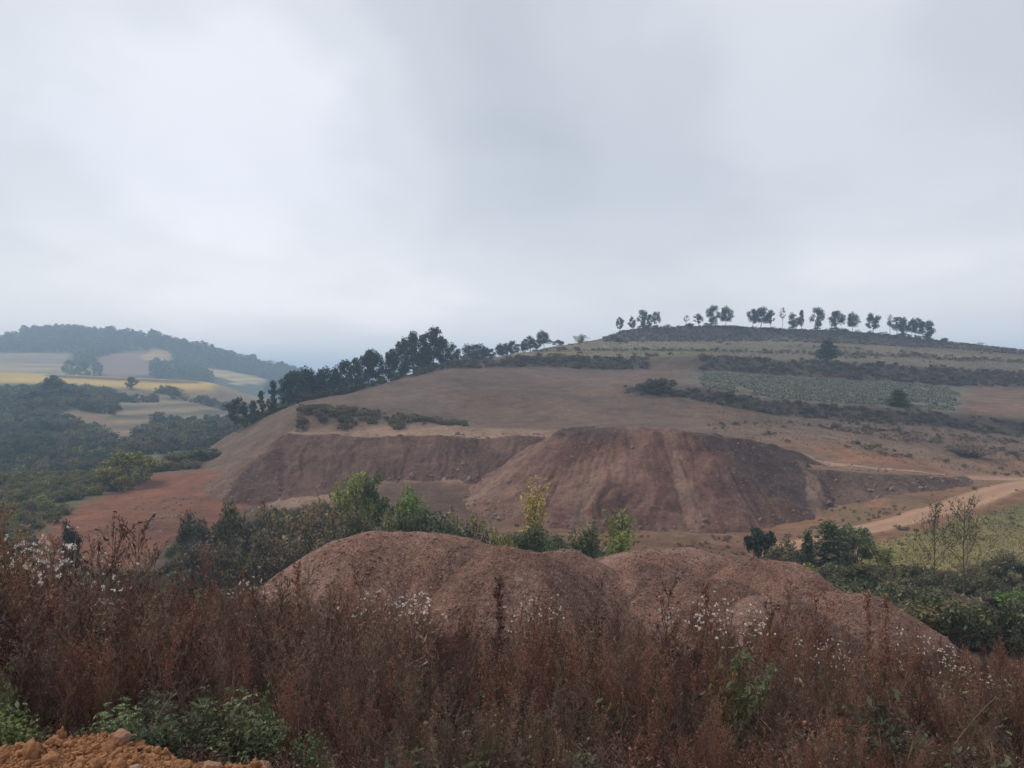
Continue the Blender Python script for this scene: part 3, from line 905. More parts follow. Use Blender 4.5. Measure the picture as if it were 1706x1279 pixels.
def tube(path, radii, k=6):
    """tapered round limb along a polyline"""
    path = np.array(path, float); n = len(path)
    t = np.gradient(path, axis=0); t /= np.linalg.norm(t, axis=1)[:, None] + 1e-9
    ref = np.array([0.31, 0.17, 0.93]) if abs(t[0, 2]) < 0.9 else np.array([1.0, 0.1, 0.0])
    a = np.cross(t, ref); a /= np.linalg.norm(a, axis=1)[:, None] + 1e-9
    b = np.cross(t, a)
    th = np.arange(k) / k * 2 * math.pi
    V = (path[:, None] + np.array(radii)[:, None, None] * (a[:, None] * np.cos(th)[None, :, None] + b[:, None] * np.sin(th)[None, :, None])).reshape(-1, 3)
    F = [[i * k + j, i * k + (j + 1) % k, (i + 1) * k + (j + 1) % k, (i + 1) * k + j] for i in range(n - 1) for j in range(k)]
    return V, np.array(F)


def join(parts):
    Vs, Fs, Cs, o = [], [], [], 0
    for p in parts:
        Vs.append(p[0]); Fs.append(p[1] + o); o += len(p[0])
        Cs.append(p[2] if len(p) > 2 else np.full((len(p[0]), 3), 0.5))
    return np.concatenate(Vs), np.concatenate(Fs), np.concatenate(Cs)


def bent(rng, p0, p1, n=5, wob=0.04):
    p0 = np.array(p0, float); p1 = np.array(p1, float)
    t = np.linspace(0, 1, n)[:, None]
    L_ = np.linalg.norm(p1 - p0)
    off = rng.normal(size=(n, 3)) * wob * L_; off[0] = 0; off[-1] = 0
    return p0 + (p1 - p0) * t + off


def in_clumps(rng, clumps, n, shell=0.55):
    c = np.array(clumps)
    w = c[:, 3] ** 2; k = rng.choice(len(c), n, p=w / w.sum())
    d = rng.normal(size=(n, 3)); d /= np.linalg.norm(d, axis=1)[:, None]
    r = rng.random(n) ** shell
    r = r * (0.85 + 0.3 * rng.random(n))
    sc = np.stack([c[k, 3], c[k, 3], c[k, 3] * (c[k, 4] if c.shape[1] > 4 else 0.85)], 1)
    return c[k, :3] + d * r[:, None] * sc


# ---- unit-height tree and bush patterns: (wood mesh, foliage mesh)
def make_euc(seed, h_crown=0.38, wid=0.24, n=1500, lf=0.022, dense=1.0, cone=False):
    rng = np.random.default_rng(seed)
    top = np.array([rng.normal() * 0.03, rng.normal() * 0.03, 0.93])
    path = bent(rng, (0, 0, -0.02), top, 7, 0.012)
    wood = [tube(path, np.linspace(0.016, 0.004, 7), 5)]
    clumps = []
    nl = int(rng.integers(11, 16))
    for i in range(nl):
        f = h_crown + (0.95 - h_crown) * (i + rng.random() * 0.8) / nl
        base = path[0] + (top - path[0]) * f
        a = i * 2.4 + rng.normal() * 0.5
        prof = (1 - (f - h_crown) / (1 - h_crown)) if cone else math.sin(math.pi * (0.18 + 0.75 * (f - h_crown) / (1 - h_crown)))
        r = wid * prof * rng.uniform(0.45, 1.1)
        tip = base + np.array([math.cos(a) * r, math.sin(a) * r, 0.05 + 0.10 * rng.random()])
        wood.append(tube(bent(rng, base - [0, 0, 0.03], tip, 4, 0.05), [0.006, 0.005, 0.003, 0.002], 4))
        clumps.append((*tip, rng.uniform(0.05, 0.10) * dense, rng.uniform(0.75, 1.3)))
        if rng.random() < 0.5:
            clumps.append((*(base + (tip - base) * 0.5 + rng.normal(size=3) * 0.03), rng.uniform(0.04, 0.075) * dense, 1.0))
    clumps.append((top[0], top[1], 0.93, 0.065, 1.2))
    pts = in_clumps(rng, clumps, n)
    zm = np.percentile(pts[:, 2], 99.6); pts = pts / [1, 1, zm]
    wv, wf, _ = join(wood); wv = wv / [1, 1, zm]
    lv, lfc, lc = leaf_quads(rng, pts, lf, 0.5)
    return (mesh('tree_wood', wv, wf, M_bark, True), mesh('tree_leaves', lv, lfc, M_leaf, False, lc, 'leaf'))


def make_bush(seed, n=2600, lf=0.035, wid=0.55, twig=26, stemh=0.75, sparse=1.0, upd=0.3, wmat=None, clump_r=(0.13, 0.22), nclump=14, low=0.12):
    """broad bush of unit height, half-width wid"""
    rng = np.random.default_rng(seed)
    wood = []; clumps = []
    for i in range(nclump):
        a = rng.random() * 6.283; r = wid * math.sqrt(rng.random()) * 0.85
        zmax = math.sqrt(max(0.05, 1 - (r / wid) ** 2 * 0.8)) * 0.86
        z = rng.uniform(low, zmax) if rng.random() < 0.5 else zmax * rng.uniform(0.8, 1.0)
        cr = rng.uniform(*clump_r) * sparse
        clumps.append((math.cos(a) * r, math.sin(a) * r, z, cr, rng.uniform(0.7, 1.1)))
    for i in range(twig):
        c = clumps[int(rng.integers(len(clumps)))]
        b = rng.normal(size=3) * 0.07; b[2] = -0.04
        tip = np.array(c[:3]) + rng.normal(size=3) * 0.07
        wood.append(tube(bent(rng, b, tip, 5, 0.05), np.linspace(0.010, 0.002, 5), 4))
    pts = in_clumps(rng, clumps, n, 0.5)
    pts = pts[pts[:, 2] > -0.02]
    wv, wf, _ = join(wood)
    lv, lfc, lc = leaf_quads(rng, pts, lf, 0.5, upd)
    return (mesh('bush_wood', wv, wf, wmat or M_bark, True), mesh('bush_leaves', lv, lfc, M_leaf, False, lc, 'leaf'))


def make_conifer(seed, n=2600, lf=0.028, wid=0.22):
    rng = np.random.default_rng(seed)
    wood = [tube(bent(rng, (0, 0, -0.02), (0.01, 0, 0.97), 6, 0.006), np.linspace(0.018, 0.003, 6), 5)]
    pts = []; dirs = []
    nb = 46
    for i in range(nb):
        f = 0.10 + 0.86 * (i + rng.random()) / nb
        a = i * 2.4 + rng.normal() * 0.3
        r = wid * (1 - f) ** 0.75 * rng.uniform(0.7, 1.15) + 0.02
        base = np.array([0, 0, f]); tip = np.array([math.cos(a) * r, math.sin(a) * r, f + 0.06 * rng.random() - 0.01])
        wood.append(tube([base, (base + tip) / 2 + [0, 0, 0.012], tip], [0.006, 0.004, 0.002], 4))
        m = max(8, int(n / nb * (0.4 + 1.2 * (1 - f))))
        t = 0.15 + 0.9 * rng.random((m, 1))
        pts.append(base + (tip - base) * t + rng.normal(size=(m, 3)) * 0.028)
        dirs.append(np.repeat((tip - base)[None] / np.linalg.norm(tip - base), m, 0))
    pts = np.concatenate(pts); dirs = np.concatenate(dirs)
    wv, wf, _ = join(wood)
    lv, lfc, lc = leaf_quads(rng, pts, lf, 0.45, 0.2, 0.3, dirs)
    return (mesh('conifer_wood', wv, wf, M_bark, True), mesh('conifer_leaves', lv, lfc, M_leaf, False, lc, 'leaf'))


def make_bamboo(seed, n=1500, lf=0.035, culms=9, wid=0.22):
    rng = np.random.default_rng(seed)
    wood = []; pts = []; dirs = []
    for i in range(culms):
        a = rng.random() * 6.283; r = wid * rng.uniform(0.2, 1)
        b = rng.normal(size=3) * 0.05; b[2] = -0.02
        hgt = rng.uniform(0.65, 1.0)
        tip = np.array([math.cos(a) * r, math.sin(a) * r, hgt])
        mid = b * 0.5 + tip * 0.45 + np.array([0, 0, 0.12])
        t = np.linspace(0, 1, 7)[:, None]
        path = (1 - t) ** 2 * b + 2 * t * (1 - t) * mid + t ** 2 * tip
        wood.append(tube(path, np.linspace(0.008, 0.002, 7), 4))
        m = n // culms
        tt = rng.random((m, 1)) ** 0.7
        q = (1 - tt) ** 2 * b + 2 * tt * (1 - tt) * mid + tt ** 2 * tip + rng.normal(size=(m, 3)) * (0.025 + 0.03 * tt)
        keep = tt[:, 0] > 0.22
        pts.append(q[keep]); dd = rng.normal(size=(keep.sum(), 3)); dd[:, 2] -= 0.5; dirs.append(dd)
    wv, wf, _ = join(wood)
    lv, lfc, lc = leaf_quads(rng, np.concatenate(pts), lf, 0.28, 0.0, 0.3, np.concatenate(dirs))
    return (mesh('bamboo_stems', wv, wf, M_greenbark, True), mesh('bamboo_leaves', lv, lfc, M_leaf, False, lc, 'leaf'))


def make_openbranch(seed, n=420, lf=0.010, tall=1.0):
    """thin-stemmed young tree with long rising branches and few leaves left at the tips"""
    rng = np.random.default_rng(seed)
    trunk = bent(rng, (0, 0, -0.02), (0.01, 0.0, 0.99), 9, 0.004)
    wood = [tube(trunk, np.linspace(0.0085, 0.0016, 9), 6)]
    pts = []
    nb = 30
    for i in range(nb):
        f = 0.30 + 0.64 * (i + 0.5 * rng.random()) / nb
        base = np.array([0.01 * f, 0, f])
        a = (0 if i % 2 else math.pi) + rng.normal() * 0.9
        ln = (0.62 * (1 - f) + 0.08) * rng.uniform(0.7, 1.15)
        el = R(rng.uniform(38, 56))
        tip = base + ln * np.array([math.cos(a) * math.cos(el), math.sin(a) * math.cos(el), math.sin(el)])
        br = bent(rng, base, tip, 5, 0.025)
        wood.append(tube(br, np.linspace(0.0032, 0.0009, 5), 4))
        for k in range(5):
            t = rng.uniform(0.4, 1.0)
            p = base + (tip - base) * t
            q = p + ln * 0.28 * np.array([rng.normal() * 0.7, rng.normal() * 0.7, abs(rng.normal()) + 0.3])
            wood.append(tube([p, (p + q) / 2, q], [0.0013, 0.0010, 0.0006], 3))
            m = n // (nb * 3)
            tt = rng.random((m, 1)); pts.append(p + (q - p) * tt + rng.normal(size=(m, 3)) * 0.007)
    wv, wf, _ = join(wood)
    lv, lfc, lc = leaf_quads(rng, np.concatenate(pts), lf, 0.55)
    return (mesh('open_wood', wv, wf, M_greenbark, True), mesh('open_leaves', lv, lfc, M_leaf, False, lc, 'leaf'))


def make_bare(seed):
    """leafless pole-like sapling"""
    rng = np.random.default_rng(seed)
    wood = [tube(bent(rng, (0, 0, -0.02), (0.02, 0, 1), 8, 0.005), np.linspace(0.007, 0.0015, 8), 5)]
    for i in range(14):
        f = 0.25 + 0.7 * i / 14
        a = rng.random() * 6.283; ln = 0.16 * (1.1 - f)
        b = np.array([0.02 * f, 0, f])
        wood.append(tube([b, b + np.array([math.cos(a) * ln * .6, math.sin(a) * ln * .6, ln * .5]), b + np.array([math.cos(a) * ln, math.sin(a) * ln, ln])], [0.0025, 0.0018, 0.0008], 3))
    wv, wf, _ = join(wood)
    pts = np.stack([rng.normal(size=90) * 0.05, rng.normal(size=90) * 0.05, rng.uniform(0.02, 0.9, 90)], 1)
    lv, lfc, lc = leaf_quads(rng, pts, 0.012, 0.5)
    return (mesh('bare_wood', wv, wf, M_bark, True), mesh('bare_leaves', lv, lfc, M_leaf, False, lc, 'leaf'))


PLANT_N = {'tree': ('trunk', 'crown'), 'bush': ('stems', 'foliage')}


def plant(name, pat, loc, h, w, color, label, cat, group=None, rot=0.0, parts='tree', tilt=0.0):
    """a thing of its own: Empty at the root, wood and foliage as its parts. h height, w horizontal scale"""
    e = obj(name, None, label=label, cat=cat, group=group, loc=loc)
    e.rotation_euler = (tilt, tilt * 0.5, rot)
    e.scale = (w, w, h)
    a = obj(PLANT_N[parts][0], pat[0], e)
    b = obj(PLANT_N[parts][1], pat[1], e)
    b.color = (*color, 1)
    return e


# ---- scattering of what nobody could count
VAR_N = [0]


def variants(patterns):
    """unlinked collection of joined patterns for a scatter"""
    VAR_N[0] += 1
    c = bpy.data.collections.new('pattern_set_%02d' % VAR_N[0])
    for i, me in enumerate(patterns):
        c.objects.link(bpy.data.objects.new('pattern_%02d_%02d' % (VAR_N[0], i), me))
    return c


def scatter(name, pts, rots, scls, coll, nvar, seed=0, label=None, cat=None, parent=None, vid=None):
    rng = np.random.default_rng(seed + 999)
    n = len(pts)
    me = bpy.data.meshes.new(name)
    me.vertices.add(n); me.vertices.foreach_set('co', np.ascontiguousarray(pts, np.float32).ravel())
    a = me.attributes.new('rot', 'FLOAT_VECTOR', 'POINT'); a.data.foreach_set('vector', np.ascontiguousarray(rots, np.float32).ravel())
    a = me.attributes.new('scl', 'FLOAT_VECTOR', 'POINT'); a.data.foreach_set('vector', np.ascontiguousarray(scls, np.float32).ravel())
    a = me.attributes.new('vid', 'INT', 'POINT'); a.data.foreach_set('value', (rng.integers(0, nvar, n) if vid is None else vid).astype(np.int32))
    o = obj(name, me, parent, label, cat, kind='stuff')
    g = bpy.data.node_groups.new(name + '_nodes', 'GeometryNodeTree')
    g.interface.new_socket('Geometry', in_out='INPUT', socket_type='NodeSocketGeometry')
    g.interface.new_socket('Geometry', in_out='OUTPUT', socket_type='NodeSocketGeometry')
    gi = g.nodes.new('NodeGroupInput'); go = g.nodes.new('NodeGroupOutput')
    iop = g.nodes.new('GeometryNodeInstanceOnPoints')
    ci = g.nodes.new('GeometryNodeCollectionInfo')
    ci.inputs['Collection'].default_value = coll
    ci.inputs['Separate Children'].default_value = True
    ci.inputs['Reset Children'].default_value = True

    def attr(nm, ty):
        q = g.nodes.new('GeometryNodeInputNamedAttribute'); q.data_type = ty
        q.inputs['Name'].default_value = nm
        return q.outputs[0]
    lk = g.links.new
    lk(gi.outputs[0], iop.inputs['Points']); lk(ci.outputs[0], iop.inputs['Instance'])
    iop.inputs['Pick Instance'].default_value = True
    lk(attr('vid', 'INT'), iop.inputs['Instance Index'])
    lk(attr('rot', 'FLOAT_VECTOR'), iop.inputs['Rotation'])
    lk(attr('scl', 'FLOAT_VECTOR'), iop.inputs['Scale'])
    lk(iop.outputs[0], go.inputs[0])
    md = o.modifiers.new('scatter', 'NODES'); md.node_group = g
    return o


def joined(pat, leafmat, woodmat=M_bark):
    """one mesh with two materials from a (wood, leaves) pattern"""
    V, F, Cc_ = [], [], []
    out = []
    off = 0; mats = []
    for k, me in enumerate(pat):
        v = np.empty(len(me.vertices) * 3, np.float32); me.vertices.foreach_get('co', v)
        f = np.empty(len(me.loops), np.int32); me.loops.foreach_get('vertex_index', f)
        V.append(v.reshape(-1, 3)); F.append(f.reshape(-1, 4) + off); off += len(me.vertices)
        if 'leaf' in me.color_attributes:
            c = np.empty(len(me.vertices) * 4, np.float32); me.color_attributes['leaf'].data.foreach_get('color', c)
            Cc_.append(c.reshape(-1, 4)[:, :3])
        else:
            Cc_.append(np.full((len(me.vertices), 3), 0.5))
        mats += [k] * (len(f) // 4)
    m = mesh('joined_plant', np.concatenate(V), np.concatenate(F), woodmat, False, np.concatenate(Cc_), 'leaf')
    m.materials.append(leafmat)
    m.polygons.foreach_set('material_index', np.array(mats, np.int32))
    return m


def rnd_rot(rng, n, tilt=0.08):
    return np.stack([rng.normal(size=n) * tilt, rng.normal(size=n) * tilt, rng.random(n) * 6.283], 1)


ORD = ['first', 'second', 'third', 'fourth', 'fifth', 'sixth', 'seventh', 'eighth', 'ninth', 'tenth', 'eleventh', 'twelfth', 'thirteenth', 'fourteenth', 'fifteenth', 'sixteenth', 'seventeenth',
       'eighteenth', 'nineteenth', 'twentieth', 'twenty-first', 'twenty-second', 'twenty-third', 'twenty-fourth', 'twenty-fifth', 'twenty-sixth', 'twenty-seventh', 'twenty-eighth']

# ------------------------------------------------------------------ trees of the hill crest
EUC = [make_euc(11, 0.28, 0.32, 2600, 0.024, 1.55), make_euc(12, 0.20, 0.28, 2800, 0.026, 1.8), make_euc(13, 0.30, 0.36, 2700, 0.024, 1.6), make_euc(14, 0.20, 0.24, 2600, 0.026, 1.7), make_euc(15, 0.34, 0.32, 3000, 0.026, 1.9), make_euc(16, 0.15, 0.32, 3200, 0.026, 1.9)]
EUC_THIN = make_euc(21, 0.45, 0.18, 420, 0.02, 0.8)
EUC_CONE = [make_euc(31, 0.14, 0.27, 2300, 0.024, 1.15, True), make_euc(32, 0.16, 0.22, 2000, 0.024, 1.1, True)]
EUC_DENSE = [make_euc(41, 0.12, 0.27, 3600, 0.026, 1.75), make_euc(42, 0.10, 0.24, 3400, 0.026, 1.7), make_euc(43, 0.12, 0.32, 3800, 0.026, 1.85)]

G_EUC = (0.038, 0.050, 0.042)
rs = random.Random(5)
crest = [  # px, top, base (where it leaves the ground), width factor, pattern, depth, look
    (1033, 531, 551, 1.0, 0, 322, 'small round-crowned'), (1054, 528, 549, 1.0, 1, 323, 'low-branched'), (1071, 519, 547, .95, 5, 324, 'tall dense-crowned'), (1082, 525, 546, .8, 3, 324, 'slight'), (1093.6, 522, 546, 1.1, 2, 324, 'broad-crowned'),
    (1142.6, 528, 545, 1.4, 'thin', 325, 'nearly bare'), (1164, 524, 545, 1.2, 0, 325, 'small spreading'), (1188.5, 512, 545, 1.1, 5, 325, 'tall dense'), (1209, 512, 545, 1.0, 4, 325, 'tall heavy-topped'),
    (1254, 517, 547, 1.1, 2, 325, 'broad'), (1268, 516, 547.5, 1.2, 4, 325, 'full-crowned'), (1283.5, 517, 548, .9, 0, 325, 'slim leaning'), (1303.4, 517, 549, .75, 'thin', 325, 'thin wispy'), (1322, 523, 549.5, 1.2, 1, 325, 'short round'),
    (1335, 518, 550, .7, 3, 325, 'slender'), (1362.5, 516, 552, .95, 5, 325, 'pointed dense'), (1394.4, 522, 552.5, 1.35, 2, 325, 'widest round-headed'), (1420, 523.5, 553, 1.2, 4, 324, 'wide flat-topped'),
    (1455, 523.5, 555.5, 1.25, 0, 322, 'lone round'), (1482.6, 528, 560, .7, 'thin', 321, 'thin broken-crowned'), (1494, 530, 560.5, 1.15, 2, 321, 'bushy'), (1506, 533, 562, 1.0, 1, 320, 'smaller'), (1519, 533, 563, 1.0, 4, 319, 'upright'),
    (1531, 533, 565, 1.1, 0, 318, 'dark broad'), (1545, 537, 567, 1.15, 5, 317, 'drooping low-crowned')]
for i, (px, tp, bs, w, k, Yd, look) in enumerate(crest):
    x = (px - CX) / FPX * Yd
    z = float(A.z(x, Yd)) - 0.15
    h = zat(tp, Yd) - z
    pat = EUC_THIN if k == 'thin' else EUC[k]
    h *= rs.uniform(1.04, 1.16)
    plant('crest_tree', pat, (x, Yd, z), h, h * w * rs.uniform(0.72, 1.0), [c * rs.uniform(0.85, 1.25) for c in G_EUC],
          '%s tree on the bare hill crest, %s from left in its row' % (look, ORD[i]), 'tree', 'trees along the hill crest', rs.random() * 6.28)

line = [  # the windbreak climbing the shoulder
    (394.6, 663, .95, 0, 166), (421, 667, .7, 3, 168), (436, 651, .85, 'c1', 170), (455.6, 635, .8, 'c0', 172), (478, 624, .85, 'd1', 175), (490, 619, .8, 'd0', 178), (505, 612, .85, 4, 180), (516, 616, .8, 1, 182),
    (527, 619, .9, 0, 184), (541, 612, .85, 4, 187), (556, 611, .85, 1, 189), (572, 600, .8, 3, 192), (593, 597, .85, 'd1', 196), (614, 584, .75, 'd0', 200), (627, 584, .7, 4, 203), (650, 582, .75, 'd1', 208), (670, 564, .8, 'd2', 212),
    (689, 552, .62, 3, 216), (704, 556, .75, 'd2', 219), (722, 546, .72, 'd0', 222), (738, 560, .75, 'd2', 225), (757, 572, .9, 1, 230)]
for i, (px, tp, w, k, Yd) in enumerate(line):
    x = (px - CX) / FPX * Yd
    z = float(A.z(x, Yd)) - 0.2
    h = zat(tp, Yd) - z
    pat = EUC[k] if isinstance(k, int) else (EUC_CONE if k[0] == 'c' else EUC_DENSE)[int(k[1])]
    plant('windbreak_tree', pat, (x, Yd, z), h, min(h, 14) * w * 1.15, [c * rs.uniform(0.8, 1.15) for c in (0.032, 0.043, 0.034)],
          'dark tree in the windbreak climbing the hill shoulder, %s from its downhill end' % ORD[i], 'tree', 'windbreak trees on the hill shoulder', rs.random() * 6.28)

gap = [(781, 576, 1.1, 1), (795, 575, 1.15, 5), (813, 582, 1.6, 2), (835, 574, 1.1, 4), (843, 573, 1.0, 0), (853, 569, 1.0, 3), (867, 574, 1.1, 2), (875, 568, 1.1, 4), (884, 561, 1.05, 0), (894.7, 566, 1.0, 1), (906, 552, .95, 4)]
for i, (px, tp, w, k) in enumerate(gap):
    Yd = 262 + (px - 780) * 0.16
    x = (px - CX) / FPX * Yd
    z = float(A.z(x, Yd)) - 0.2
    h = max(zat(tp, Yd) - z, 3.0) * 1.05
    plant('skyline_tree', EUC[k], (x, Yd, z), h, h * w * 1.2, [c * rs.uniform(0.85, 1.2) for c in G_EUC],
          'small tree behind the scrubby saddle, %s from the dense windbreak clump' % ORD[i], 'tree', 'small trees behind the saddle', rs.random() * 6.28)

# ------------------------------------------------------------------ bushes one can tell apart
BU = [make_bush(50 + i, 3000, 0.034, 0.55) for i in range(3)]
BU_FINE = [make_bush(60 + i, 3600, 0.026, 0.5, 40, clump_r=(0.10, 0.20), nclump=20) for i in range(3)]
BU_TWIG = [make_bush(70 + i, 900, 0.024, 0.55, 130, wmat=M_bark, nclump=26, clump_r=(0.10, 0.2)) for i in range(3)]
BU_LOW = [make_bush(80 + i, 1500, 0.07, 0.9, 20, nclump=12, clump_r=(0.2, 0.34)) for i in range(3)]
CON = [make_conifer(90), make_conifer(91, wid=0.3), make_conifer(92, 2000, 0.03, 0.16)]
BAM = [make_bamboo(95), make_bamboo(96, 1000, 0.04, 7, 0.3), make_bamboo(97, 700, 0.03, 6, 0.16)]
TALLB = [make_bush(85, 3400, 0.028, 0.42, 40, nclump=26, clump_r=(0.07, 0.15), low=0.2), make_bush(87, 3200, 0.028, 0.40, 40, nclump=24, clump_r=(0.07, 0.15), low=0.2)]
DG = (0.066, 0.072, 0.042); GG = (0.165, 0.185, 0.060); OL = (0.140, 0.115, 0.052); YG = (0.190, 0.200, 0.050); GB = (0.140, 0.105, 0.078); SG = (0.092, 0.092, 0.064)

YT = [make_euc(201, 0.50, 0.30, 3200, 0.022, 1.7), make_euc(202, 0.42, 0.28, 3000, 0.022, 1.6), make_euc(203, 0.45, 0.26, 2800, 0.022, 1.7)]
vb = [  # px, depth, top py, half width px, pattern, colour, name, label
    (318, 63, 852, 32, BU_FINE[0], (0.082, 0.080, 0.058), 'bush', 'dark bush beside the foot of the red field, standing apart at the row end'),
    (388, 66, 836, 36, BU_FINE[1], (0.074, 0.076, 0.052), 'bush', 'tall dark-green bush against the pale flank of the spoil bench'),
    (345, 52, 890, 52, BU_TWIG[2], (0.095, 0.088, 0.066), 'bush', 'dark grey-green bush before the row by the red field'),
    (425, 54, 888, 60, BU_TWIG[1], (0.095, 0.088, 0.066), 'bush', 'dark twiggy bush behind the leaning pale stalk'),
    (462, 66, 838, 52, BU_TWIG[0], OL, 'bush', 'yellowing open bush below the dark corner of the spoil bench'),
    (505, 54, 886, 60, BU_TWIG[1], GB, 'bush', 'grey-brown twiggy bush rising over the flank of the double-humped heap'),
    (540, 70, 826, 55, BU_TWIG[2], GB, 'bush', 'brown twiggy bush beside the bright green tree'),
    (598, 72, 787, 34, YT[0], GG, 'young_tree', 'bright green leafy young tree before the spoil bench'),
    (622, 73, 786, 19, YT[1], (0.080, 0.098, 0.046), 'young_tree', 'dark narrow young tree hugging the bright green one'),
    (585, 58, 856, 48, BU_FINE[1], DG, 'bush', 'dark bush at the foot of the bright green young tree'),
    (640, 64, 850, 42, BU_TWIG[1], OL, 'bush', 'olive bush between the two bright green young trees'),
    (684, 68, 812, 28, YT[2], (0.135, 0.170, 0.052), 'young_tree', 'smaller round bright green young tree before the notch between the spoil heaps'),
    (692, 60, 852, 33, BU_FINE[2], DG, 'bush', 'dark bush under the smaller round bright green tree'),
    (738, 58, 858, 50, BU_FINE[0], DG, 'bush', 'broad dark bush right of the smaller bright green tree'),
    (765, 68, 846, 40, BU_TWIG[0], OL, 'bush', 'straw-olive bush at the foot of the notch between the spoil heaps'),
    (800, 58, 866, 36, BU_TWIG[2], (0.07, 0.05, 0.04), 'bush', 'dark brown bare bush behind the saddle of the double-humped heap'),
    (832, 52, 884, 24, BU[0], GG, 'bush', 'small fresh green bush in the dip behind the double-humped heap'),
    (892, 55, 874, 44, BU_FINE[1], DG, 'bush', 'dark-green bush right of the small fresh green bush, behind the gravel heaps'),
    (884, 78, 793, 24, BAM[2], (0.26, 0.19, 0.055), 'bamboo_clump', 'tall sparse yellowing bamboo before the largest spoil heap'),
    (972, 62, 866, 22, BAM[0], (0.125, 0.145, 0.055), 'bamboo_clump', 'green bamboo at the foot of the thin bare pole'),
    (1030, 63, 846, 26, BAM[1], (0.150, 0.160, 0.060), 'bamboo_clump', 'feathery pale green bamboo right of the thin bare pole'),
    (1025, 60, 880, 18, BAM[0], GG, 'bamboo_clump', 'short bright green bamboo under the feathery bamboo'),
    (1265, 68, 880, 24, TALLB[1], (0.028, 0.040, 0.030), 'bush', 'dense dark upright bush alone at the edge of the orange ground'),
    (1308, 66, 898, 34, BU_FINE[0], SG, 'bush', 'grey-green bush between the dense dark bush and the conifers'),
    (1345, 64, 884, 13, CON[2], DG, 'conifer', 'narrow dark conifer beside the grey-green bush'),
    (1382, 66, 868, 30, CON[1], (0.088, 0.102, 0.060), 'conifer', 'tallest green conifer below the dirt track'),
    (1418, 67, 876, 32, TALLB[0], (0.115, 0.122, 0.070), 'conifer', 'feathery green conifer beside the tallest one, nearer the meadow'),
    (1345, 45, 940, 26, BU[1], YG, 'bush', 'bright yellow-green bush behind the pale-flanked gravel heap'),
    (1476, 66, 908, 22, BAM[1], (0.140, 0.165, 0.06), 'bamboo_clump', 'light green bamboo tuft on the meadow edge'),
    (1692, 44, 984, 34, BU[2], (0.095, 0.150, 0.035), 'bush', 'bright green bush in the dark scrub below the meadow'),
    (1680, 66, 912, 28, BU_TWIG[0], (0.19, 0.19, 0.13), 'bush', 'pale silvery bush on the meadow edge'),
    (1378, 47, 965, 40, BU_FINE[2], DG, 'bush', 'dark bush behind the smooth reddish heap'),
    (1440, 52, 940, 52, BU_FINE[1], DG, 'bush', 'broad dark bush at the corner of the meadow'),
    (1490, 46, 968, 44, BU_FINE[0], SG, 'bush', 'dull grey-green bush left of the slimmer bare tree'),
    (1530, 40, 1000, 50, BU_TWIG[1], SG, 'bush', 'tangled dull bush below the slimmer bare tree'),
    (1570, 50, 955, 40, BU_FINE[2], DG, 'bush', 'dark bush between the twin bare trees'),
    (1645, 50, 960, 48, BU_FINE[0], DG, 'bush', 'dark bush right of the taller bare tree'),
    (1620, 36, 1022, 52, BU_TWIG[2], GB, 'bush', 'brown twiggy bush at the foot of the taller bare tree'),
    (1700, 58, 940, 40, BU_FINE[1], (0.03, 0.04, 0.03), 'bush', 'blackish bush below the pale silvery bush'),
    (1690, 34, 1040, 50, BU_TWIG[0], (0.07, 0.06, 0.04), 'bush', 'twiggy brown bush below the bright green bush'),
    (1590, 30, 1070, 40, BU_TWIG[1], (0.08, 0.065, 0.045), 'bush', 'low tangled bush at the toe of the smooth reddish heap'),
    (112, 70, 868, 18, BU_FINE[0], (0.026, 0.036, 0.026), 'bush', 'small dark round bush at the corner of the red field'),
    (213, 128, 750, 40, BU[0], (0.150, 0.155, 0.048), 'young_tree', 'round yellow-green tree above the far corner of the red field'),
    (185, 124, 778, 26, BU[1], (0.150, 0.155, 0.05), 'bush', 'yellow-green bush leaning left of the round yellow-green tree'),
    (345, 152, 745, 34, BU_FINE[1], DG, 'bush', 'dark bush behind the upper edge of the red field'),
    (310, 150, 752, 30, BU_FINE[2], (0.08, 0.08, 0.045), 'bush', 'olive bush behind the upper edge of the red field'),
    (270, 146, 764, 28, BU_FINE[0], OL, 'bush', 'olive-brown bush right of the round yellow-green tree'),
    (1378, 233, 566, 17, CON[1], (0.030, 0.050, 0.036), 'conifer', 'lone dark conifer on the hill above the vegetable field'),
    (1497, 171, 648, 15, CON[0], (0.050, 0.064, 0.030), 'young_tree', 'lone rounded dark tree on the bank below the vegetable field'),
    (1095, 178, 630, 26, BU_LOW[0], DG, 'bush', 'dark low bush at the tip of the lower scrub bank'),
    (1212, 174, 650, 16, BU_LOW[1], DG, 'bush', 'dark green bush on the lip under the vegetable field'),
    (1612, 136, 740, 42, BU_TWIG[1], (0.085, 0.06, 0.05), 'bush', 'large purplish-brown bare bush above the track junction'),
    (929, 300, 566, 9, BU[2], (0.10, 0.075, 0.04), 'bush', 'rusty bush on the grassy skyline beside the last saddle tree'),
    (968, 312, 556, 11, BU_TWIG[0], (0.08, 0.085, 0.05), 'bush', 'spiky pale shrub on the grassy skyline below the hill crest'),
    (1028, 305, 562, 9, BU[0], (0.05, 0.05, 0.045), 'bush', 'dark shrub at the foot of the hilltop bank'),
]
